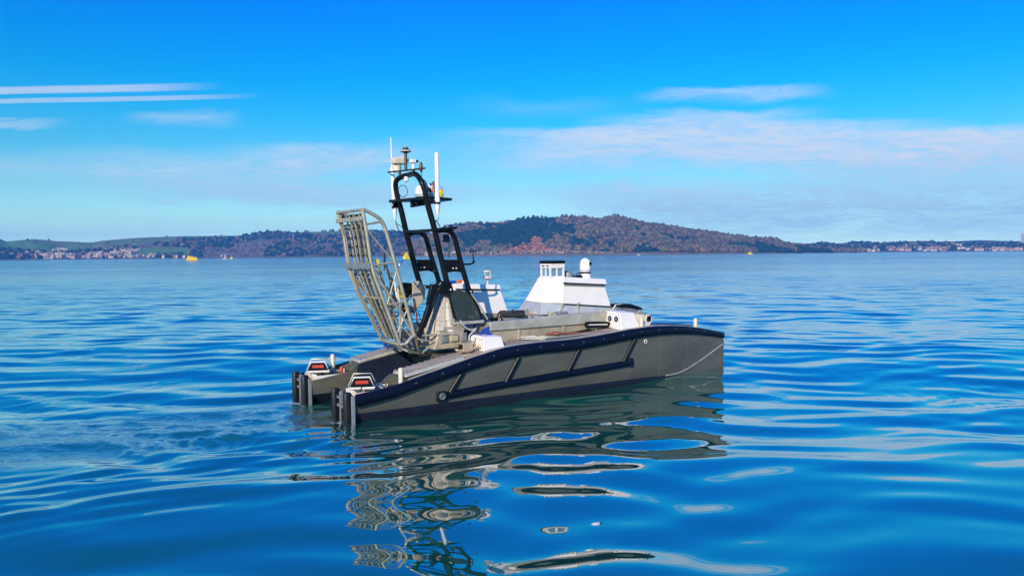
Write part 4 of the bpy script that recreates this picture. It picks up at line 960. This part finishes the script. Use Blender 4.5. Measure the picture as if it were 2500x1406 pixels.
# top bar with instruments
bar0, bar1 = A(948, 421, .72), A(1037, 411, -.72)
MB().tube([bar0, bar1], .028, 10, flat=.7).build('yard', BRONZ, mast)
def Y_at(px): return .72-1.44*(px-948)/(1037-948)
c = A(969, 418, Y_at(969)); MB().lathe([(.10, 0), (.10, .18), (.09, .22)], c, 16).build('thermal_camera_post', CREAM, mast)
c0 = A(951, 396, Y_at(960)); c1 = A(988, 391, Y_at(985))
w = Vector((.10, .0, 0)); MB().loft([[A(x, y, .36)+Vector((dx, 0, 0)) for x, y in ((950, 399), (950, 388), (960, 383), (984, 381), (988, 386), (988, 403), (978, 402))] for dx in (-.0, .0)][:0] or [[A(x, y, .50) for x, y in ((950, 400), (951, 388), (962, 383), (984, 380), (989, 387), (988, 404), (974, 400))], [A(x, y, .24) for x, y in ((962, 400), (963, 388), (974, 383), (994, 381), (999, 387), (998, 403), (984, 400))]]).build('thermal_camera', CREAM, mast, bevel=.02)
c = A(991, 415, Y_at(991)-.08); MB().lathe([(.032, 0), (.032, .36), (.05, .37), (.125, .40), (.115, .43), (.06, .47), (.055, .50), (.002, .505)], c, 18).build('mushroom_vent', BRONZ, mast)
MB().lathe([(.128, 0), (.118, .022)], c+Vector((0, 0, .405)), 18).build('vent_cap_rim', CREAM, mast)
c = A(1009, 413, Y_at(1009)); MB().lathe([(.03, 0), (.028, .14)], c, 10).build('camera_post', PLAST, mast)
MB().box((c.x-.07, c.y-.05, c.z+.13), (c.x+.07, c.y+.05, c.z+.21)).build('camera', PLAST, mast, bevel=.012); MB().lathe([(.03, 0), (.03, .03)], (c.x+.06, c.y-.05, c.z+.17), 10, (.5, -1, 0)).build('camera_lens', BLACK, mast)
c = A(1028, 413, Y_at(1028)); MB().lathe([(.004, -.08), (.03, -.05), (.04, .0), (.04, .08), (.02, .14), (.004, .16)], c, 12).build('horn', BRONZ, mast)
MB().tube([A(1028, 418, -.55), A(1030, 432, -.58)], .008, 5).build('cable', CABLE, mast)
for x in (976, 1010): MB().tube([A(x, 419 if x < 1000 else 415, Y_at(x)), A(x, 431 if x < 1000 else 426, Y_at(x)*.8)], .03, 8).build('yard_stay', BRONZ, mast)
c = A(992, 432, .1); MB().lathe([(.05, 0), (.055, -.04), (.05, -.09), (.002, -.14)], c, 12).build('hanging_lamp', PLAST, mast)
MB().torus(A(984, 467, .35), .135, .008, (.3, -1, 0), 24, 5).build('cable', CABLE, mast)
MB().tube([A(1007, 484, 0)+Vector((0, -.11, .02)), A(1006, 490, 0)+Vector((0, -.13, 0)), A(1010, 498, 0)+Vector((0, -.12, 0)), A(1018, 500, -.1)], .010, 5, 4).build('cable', ROPEW, mast)
MB().tube([A(965, 532, .76), A(968, 548, .75), A(975, 565, .72), A(984, 575, .66), A(990, 572, .62)], .011, 5, 5).build('cable', CABLE, mast)
MB().tube([A(970, 547, .75), A(979, 553, .70), A(986, 560, .64)], .009, 5, 4).build('cable', CABLE, mast)
MB().tube([A(1069, 525, -.72), A(1070, 535, -.70), A(1066, 539, -.66), A(1058, 537, -.64)], .008, 5, 4).build('cable', CABLE, mast)
MB().tube([A(1058, 537, -.64), A(1068, 543, -.68), A(1076, 558, -.66)], .010, 5, 4).build('cable', CABLE, mast)
# satellite puck on a pole and side rod
MB().tube([A(1096, 630, -.1), A(1097, 562, -.1)], .028, 10).build('puck_pole', ALU, mast)
MB().lathe([(.03, -.10), (.16, -.02), (.17, .02), (.13, .06), (.002, .075)], A(1099, 556, -.1), 18).build('satellite_puck', GREY, mast); MB().box((2.88, -.25, 3.50), (2.92, -.02, 3.68)).build('sign_plate', RUBB, mast)
MB().tube([A(1132, 645, -MY), A(1148, 645, -MY), A(1156, 641, -MY), A(1159, 637, -MY)], .022, 8, 4).build('side_arm', BLACK, mast); MB().tube([A(1156, 640, -MY), A(1155, 620, -MY), A(1155, 606, -MY)], [.02, .014, .006], 6).build('side_rod', BLACK, mast)

# ------------------------------------------------------------------ mast foot: struts, visor, covered machinery
base = MB().prism([(2.25, 1.12), (3.3, 1.12), (3.3, 1.30), (2.95, 1.62), (2.4, 1.62)], -.72, .62).build('mast_base', ALUY, BOAT, bevel=.02)
for (a, b, r) in (((1066, 693), (1021, 822), .05), ((1075, 697), (1035, 800), .035), ((1056, 694), (1046, 745), .06)):
    MB().bar(A(*a, -.66), A(*b, -.66), r*1.6, r*2, up=(0, 1, 0)).build('raking_strut', BLACK, base, bevel=.012)
MB().prism([(2.35, 2.42), (2.52, 2.62), (2.72, 2.60), (2.78, 2.40), (2.62, 2.30)], -.70, -.60).build('hinge_head', BLACK, base, bevel=.02)
MB().bar((2.7, -.6, 2.48), (2.66, .64, 2.46), .08, .08).build('hinge_shaft', BLACK, base)
# cream cover with folds and cords
random.seed(3)
rings = []
for t, (x0, x1, y0, y1, z) in enumerate([(2.28, 3.22, -.70, .30, 1.22), (2.26, 3.2, -.72, .30, 1.48), (2.34, 3.08, -.66, .25, 1.75), (2.46, 2.98, -.60, .2, 2.05), (2.58, 2.86, -.52, .1, 2.35), (2.64, 2.78, -.45, .0, 2.52)]):
    ring = []
    for k in range(20):
        a = 2*math.pi*k/20; ca, sa = math.cos(a), math.sin(a)
        ex = math.copysign(abs(ca)**.6, ca); ey = math.copysign(abs(sa)**.6, sa); j = 1+random.uniform(-.05, .05)
        ring.append(((x0+x1)/2+ex*(x1-x0)/2*j, (y0+y1)/2+ey*(y1-y0)/2*j, z+random.uniform(-.02, .02)))
    rings.append(ring)
cov = MB().loft(rings).build('machinery_cover', TAN, base, sharp=18)
for k in range(6):
    a, b = rings[0], rings[4]; i = (12+k*2) % 20; MB().tube([Vector(rings[t][i])*1.0+Vector((0, -.012, 0)) for t in range(6)], .009, 5, 3).build('cover_cord', ROPEW if k % 2 else CABLE, base)
for t in (1, 2, 3): MB().tube([Vector(rings[t][i % 20])+Vector((-.004, -.014, 0)) for i in range(8, 21)], .008, 5, 2).build('cover_cord', ROPEW, base)
for (x, y, z, w, h) in ((2.5, -.735, 1.34, .16, .14), (2.74, -.74, 1.36, .2, .16), (3.0, -.735, 1.36, .14, .2), (2.42, -.72, 1.58, .16, .1), (2.72, -.70, 1.72, .12, .12), (2.9, -.69, 1.62, .12, .1)):
    MB().box((x-w/2, y-.03, z-h/2), (x+w/2, y+.08, z+h/2)).build('junction_box', random.choice([ALUY, TAN, CREAM, GREY]), base, bevel=.012)
MB().bar((2.66, -.72, 1.5), (2.70, -.56, 2.15), .12, .02, up=(0, -1, 0)).build('white_strap', WHITE, base)
MB().prism([(3.05, 1.30), (3.30, 1.30), (3.38, 1.14), (3.1, 1.0)], -.74, -.70).build('side_wing', ALU, base)
# tinted visor hoop on the starboard side
vq = [A(x, y, -.68) for x, y in ((1098, 712), (1112, 708), (1146, 714), (1160, 738), (1172, 768), (1176, 778), (1108, 782), (1103, 760))]
vis = MB().loft([[p+Vector((0, -.008, 0)) for p in vq], [p+Vector((0, .02, 0)) for p in vq]]).build('visor', GLASSD, base)
MB().tube([A(x, y, -.70) for x, y in ((1146, 713), (1156, 728), (1166, 748), (1175, 772), (1170, 781), (1150, 783))], .030, 8, 4).build('visor_frame', BLACK, base)
MB().tube([A(x, y, -.70) for x, y in ((1095, 706), (1098, 730), (1106, 760), (1112, 778))], .022, 8, 4).build('visor_frame', BLACK, base)
MB().tube([A(1150, 716, -.72), A(1172, 748, -.72), A(1190, 779, -.72)], .022, 8).build('visor_stay', ALU, base)
slab(A(1104, 790, -.70), A(1180, 784, -.70), .08, .07, 'visor_sill', ALU, base); slab(A(1106, 775, -.66), A(1172, 772, -.66), .05, .03, 'visor_sill', ALUY, base)
MB().box((2.9, -.6, 1.28), (3.62, .6, 1.56)).build('locker', GREY, base, bevel=.015); MB().box((3.0, -.74, 1.30), (3.22, -.605, 1.52)).build('locker_vent', BLACK, base)
MB().tube([A(1168, 783, -.7), A(1155, 800, -.75)], .022, 6).build('gas_strut', BLACK, base)
# tan bulkhead and black winch on the port side
pq = [A(x, y, .35) for x, y in ((1008, 688), (1024, 686), (1040, 700), (1036, 735), (1022, 750), (1010, 770), (1008, 730))]
MB().loft([pq, [p+Vector((0, .05, 0)) for p in pq]]).build('bulkhead', TAN, base, bevel=.008)
MB().prism([(2.02, 2.2), (2.10, 2.58), (2.34, 2.56), (2.30, 2.22)], .45, .75).build('winch', BLACK, base, bevel=.03); MB().lathe([(.09, 0), (.09, .3)], (2.25, .42, 1.95), 14, (0, 1, 0)).build('winch_drum', GREY, base)
MB().tube([(2.15, .5, 2.2), (2.1, .5, 1.9), (2.3, .48, 1.7)], .05, 8, 3).build('winch_arm', BLACK, base)
for k in range(7):
    x0 = 2.0+.12*k; MB().tube([(x0, .3-.1*(k % 3), 1.9+.1*(k % 2)), (x0+.1, .25, 1.6), (x0+.25, .1, 1.4), (x0+.3, -.2, 1.25)], .012+.004*(k % 3), 5, 4).build('cable', [CABLE, GREY, REDM, ROPEW, CABLE, BLUE, YELM][k], base)
MB().box((1.95, .1, 1.05), (2.45, .7, 1.45)).build('winch_bed', GREY, base, bevel=.02)

# ------------------------------------------------------------------ launching cradle of welded tube
CY = .62
def C(px, py, s=-1, w=CY): return onY(px, py, s*w)
rails = {}
RS = [(885, 511), (894, 562), (908, 650), (926, 705), (976, 838)]      # starboard aft rail as seen
crd = MB()
stb = [C(x, y) for x, y in RS]
prt = [Vector((p.x-.03, CY, p.z)) for p in stb]
prt[0] = C(823, 517, 1); prt[-1] = C(933, 830, 1)
crd.tube(stb, .040, 8, 4); crd.tube(prt, .040, 8, 4)
cradle = crd.build('launching_cradle', CRAD, BOAT, sharp=60)
FS = [(885, 511), (905, 520), (925, 533), (937, 550), (950, 590), (964, 640), (980, 700), (1012, 820)]
fst = [C(x, y) for x, y in FS]; fpt = [Vector((p.x-.02, CY, p.z+.0)) for p in fst]; fpt[0] = prt[0].copy()
MB().tube(fst, .040, 10, 5).build('chord', CRAD, cradle, sharp=60); MB().tube(fpt, .040, 10, 5).build('chord', CRAD, cradle, sharp=60)
def on_line(L, z):
    L = sorted(L, key=lambda p: p.z)
    for a, b in zip(L, L[1:]):
        if a.z <= z <= b.z: return a.lerp(b, (z-a.z)/(b.z-a.z))
    return L[0] if z < L[0].z else L[-1]
def tb(a, b, r, name='brace', m=None): MB().tube([a, b], r, 8).build(name, m or CRAD, cradle, sharp=60)
for L1, L2 in ((stb, fst), (prt, fpt)):
    for z in (3.86, 3.0, 2.15): tb(on_line(L1, z), on_line(L2, z+.06), .024)
    tb(on_line(L1, 3.78), on_line(L2, 3.02), .018); tb(on_line(L1, 2.95), on_line(L2, 1.45), .026); tb(on_line(L1, 2.1), on_line(L2, 2.9), .018); tb(on_line(L1, 1.5), on_line(L2, 2.05), .018)
# ladder rollers and slats between the aft rails
for z in (4.16,): tb(on_line(prt, z), on_line(stb, z), .034, 'top_bar')
MB().bar(on_line(prt, 3.98)+Vector((-.05, .05, 0)), on_line(stb, 3.98)+Vector((-.05, -.02, 0)), .06, .09).build('cross_beam', CRAD, cradle, bevel=.006)
MB().bar(on_line(prt, 2.99)+Vector((-.05, .05, 0)), on_line(stb, 2.99)+Vector((-.05, -.03, 0)), .06, .13).build('cross_beam', GREY, cradle, bevel=.006)
MB().bar(on_line(prt, 2.30), on_line(stb, 2.30), .04, .05).build('cross_beam', CRAD, cradle, bevel=.006)
for z in (4.06, 3.80, 3.60, 3.41, 3.22, 2.80):
    a, b = on_line(prt, z), on_line(stb, z)
    for t0, t1 in ((.10, .26), (.40, .58), (.72, .90)):
        MB().tube([a.lerp(b, t0), a.lerp(b, t0+.02), a.lerp(b, t1-.02), a.lerp(b, t1)], [.015, .030, .030, .015], 8).build('roller', RUBK, cradle, sharp=50)
    tb(a, b, .014, 'roller_axle', GREY)
for t in (.22, .42, .58, .80):
    P = [on_line(prt, z).lerp(on_line(stb, z), t)+Vector((.05, 0, 0)) for z in (4.1, 3.6, 3.0, 2.4, 1.9, 1.36)]
    MB().tube(P, .022, 8, 2).build('runner', [CRAD, CRA2][int(t*10) % 2], cradle, sharp=60)
for t in (.12, .32, .5, .70, .9):
    P = [on_line(prt, z).lerp(on_line(stb, z), t)+Vector((.18, 0, 0)) for z in (2.9, 2.2, 1.38)]
    MB().tube(P, .018, 8, 2).build('runner', CRA2, cradle, sharp=60)
for z0, z1, t0, t1 in ((2.9, 2.2, 0, .5), (2.9, 2.2, 1, .5), (2.2, 1.5, .5, 0), (2.2, 1.5, .5, 1), (3.9, 3.1, .1, .9)):
    tb(on_line(prt, z0).lerp(on_line(stb, z0), t0)+Vector((.1, 0, 0)), on_line(prt, z1).lerp(on_line(stb, z1), t1)+Vector((.1, 0, 0)), .016)
for z in (2.45, 2.05, 1.75, 1.5):
    a, b = on_line(fpt, z), on_line(fst, z); tb(a, b, .020, 'rung')
for t in (.3, .62):
    P = [on_line(fpt, z).lerp(on_line(fst, z), t) for z in (3.0, 2.3, 1.45)]; MB().tube(P, .024, 8, 2).build('runner', CRA2, cradle, sharp=60)
for L1, L2 in ((prt, fpt), (stb, fst)):
    for za, zb in ((1.45, 2.3), (2.6, 1.9), (1.9, 1.42)): tb(on_line(L1, za).lerp(on_line(L2, za), .15), on_line(L1, zb).lerp(on_line(L2, zb), .8), .017)
for z in (3.70, 3.5, 3.32, 2.88, 2.7, 2.55, 2.15, 1.95, 1.7, 1.52):
    a, b = on_line(prt, z)+Vector((.10, 0, 0)), on_line(stb, z)+Vector((.10, 0, 0)); tb(a, b, .016, 'rung', CRA2)
for t in (.08, .15, .5, .66, .88):
    P = [on_line(prt, z).lerp(on_line(stb, z), t)+Vector((-.03, 0, 0)) for z in (4.1, 3.6, 3.0, 2.4, 1.9, 1.36)]; MB().tube(P, .017, 8, 2).build('runner', CRA2, cradle, sharp=60)
# foot frame of the cradle
pf, sf = fpt[-1], fst[-1]; pa, sa = prt[-1], stb[-1]
MB().tube([pa, sa+Vector((-.03, .15, -.02)), sa+Vector((.12, -.02, -.02)), sf.lerp(sa, .3)+Vector((0, -.02, 0)), sf], .036, 10, 4).build('foot_loop', CRAD, cradle, sharp=60)
tb(pa, pf, .03); tb(pf, sf, .03)
low = onY(1027, 864, -.30); low2 = Vector((2.2, .35, .95))
for a in (pa, sa, sf): MB().tube([a, a.lerp(low, .55)+Vector((0, 0, -.05)), low], .028, 8, 3).build('foot_brace', CRAD, cradle)
tb(pf, low2, .026, 'foot_brace'); tb(low, low2, .03, 'foot_brace'); tb(low, onY(1062, 836, -.62), .022, 'foot_brace'); tb(sf, onY(1115, 815, -.78), .022, 'foot_brace'); tb(sf.lerp(low, .15), onY(1080, 838, -.74), .016, 'foot_brace')
MB().tube([low+Vector((-.25, .1, .0)), low+Vector((0, 0, -.06)), low+Vector((.3, -.1, .02))], .035, 8, 3).build('foot_pad', RUBK, cradle)
# yellow tipped arm and markings
MB().tube([C(972, 653, -1, .3), C(980, 640, -1, .3), C(986, 628, -1, .3)], .022, 8).build('release_arm', PLAST, cradle)
MB().prism([(0, -.05), (.14, -.05), (.1, .04), (.07, .11), (0, .03)], -.03, .03).build('release_tip', YELM, cradle, loc=C(986, 628, -1, .3), bevel=.008)
MB().box((-.03, -.03, -.09), (.05, .03, .09)).build('yellow_block', YELM, cradle, loc=C(921, 643, -1, .5), bevel=.01)
MB().prism([(-.1, 0), (.1, -.1), (.05, .06), (-.08, .1)], -.03, .03).build('yellow_block', YELM, cradle, loc=C(975, 720, -1, .2), bevel=.008)
for k, (a, b) in enumerate((((940, 600), (938, 660)), ((955, 660), (952, 720)), ((962, 680), (972, 745)), ((945, 700), (965, 780)), ((970, 700), (985, 800)))):
    tb(C(*a, -1, .1+.1*k), C(*b, -1, .1+.1*k), .024, 'runner', [GREY, CRA2, WHITE, CRAD, CREAM][k])
MB().box((-.1, -.1, -.14), (.1, .1, .14)).build('hydraulic_unit', GREY, cradle, loc=C(965, 735, -1, .0), bevel=.02)
MB().tube([C(958, 680, -1, 0), C(970, 740, -1, 0), C(985, 790, -1, 0)], [.045, .045, .028], 10).build('hydraulic_ram', BLACK, cradle)
MB().tube([C(955, 740, -1, .2), C(963, 770, -1, .25), C(978, 765, -1, .1), C(990, 745, -1, .0), C(1002, 720, -1, 0)], .014, 6, 5).build('hose', CABLE, cradle)

# ------------------------------------------------------------------ loose things lying on the boat
def loose(name, b, m, label, cat, group=None, **k):
    o = b.build(name, m, None, **k); o.matrix_world = Matrix.Translation(BO) @ Matrix.Rotation(math.atan2(BF.y, BF.x), 4, 'Z')
    return tag(o, label, cat, group)
random.seed(8)
def coil(cx, cy, cz, R, turns, r, sq=1., jit=.03):
    pts = []
    for i in range(int(turns*10)):
        a = i*2*math.pi/10; q = R*(1+random.uniform(-.18, .18)); pts.append((cx+q*math.cos(a)*sq, cy+q*math.sin(a), cz+i*.004+random.uniform(0, jit)))
    return MB().tube(pts, r, 6, 2)
b = MB()
for k in range(5):
    x0, y0 = 4.4+.16*k, .05*k; b.tube([(x0-.25, y0-.3, 1.66), (x0-.05, y0-.1, 1.80+.03*(k % 2)), (x0+.15, y0, 1.74), (x0+.4, y0+.2, 1.66)], .022, 6, 4)
q = coil(4.75, -.1, 1.66, .24, 4, .02, 1.4); b.add(q.v, q.f)
loose('rope_heap', b, ROPE, 'dark tangled rope heap on the flat trunk top between the deckhouses', 'rope')
loose('black_bar', MB().tube([(5.35, -.3, 1.66), (5.38, -.3, 1.665), (5.78, -.32, 1.665), (5.8, -.32, 1.66)], [.02, .035, .035, .02], 8), BLACK, 'short black bar lying beside the dark rope heap', 'bar')
b = coil(3.35, -.98, 1.22, .16, 5, .018, 1.2, .05); b.tube([(3.3, -.9, 1.35), (3.5, -.84, 1.50), (3.56, -.9, 1.32), (3.6, -.95, 1.22)], .02, 6, 4); b.loft([[(3.40, -.83, 1.50), (3.58, -.84, 1.57), (3.58, -.86, 1.38), (3.42, -.86, 1.36)], [(3.40, -.87, 1.50), (3.58, -.88, 1.57), (3.58, -.90, 1.38), (3.42, -.90, 1.36)]])
loose('blue_rope', b, BLUE, 'bright blue rope bundle hanging at the aft end of the side beam', 'rope')
loose('grey_hose', MB().tube([onY(*p, -.95) for p in ((1124, 782), (1132, 795), (1142, 803), (1152, 806), (1162, 803))]+[(3.1, -1.0, 1.5), (2.98, -1.02, 1.42), (2.95, -1.05, 1.32)], .018, 6, 5), ROPEW, 'pale looping hose between the mast foot and the aft white box', 'hose')
loose('blue_line', coil(2.2, 1.2, DK(2.2)+.085, .18, 3, .014, 1.5, .01), BLUE, 'small blue line coiled on the aft hatch of the far hull', 'rope')
b = MB()
for k in range(7):
    y = -1.06-.04*k; b.tube([(5.05+.02*k, y, 1.305), (5.25, y-.01, 1.335+.02*(k % 2)), (5.45, y, 1.315), (5.75+.03*k, y-.02, 1.30)], .025, 5, 3)
loose('rust_net', b, RUST, 'heap of rust brown netting on the starboard deck hatch', 'net')
b = MB()
P = [(x, -(YO(x)-.17)+.03*math.sin(x*7), ZT(x)+.02+.018*abs(math.sin(x*9))) for x in np.arange(8.2, 9.75, .06)]
b.tube(P, .02, 6, 1)
loose('bow_line', b, ROPE, 'dark mooring line laid along the starboard bow deck edge', 'rope')
b = MB()
for k in range(6): b.tube([(7.0+.11*k, -.55, 1.66), (7.06+.11*k, -.60, 1.71), (7.12+.11*k, -.55, 1.66)], .028, 6, 3)
loose('yellow_strap', b, YELM, 'crumpled yellow strap on the trunk top below the big deckhouse', 'strap')
b = MB()
for k in range(14):
    x0 = 2.35+random.uniform(0, .75); y0 = -1.05-random.uniform(0, .35); z0 = DK(x0)+.09
    b.tube([(x0, y0, z0), (x0+random.uniform(-.1, .15), y0+random.uniform(-.1, .1), z0+random.uniform(.02, .09)), (x0+random.uniform(-.2, .2), y0+random.uniform(-.1, .1), z0+.01)], random.uniform(.012, .026), 5, 3)
loose('chain_heap', b, ALUY, 'muddy heap of chain and fittings on deck just aft of the riveted white box', 'chain')
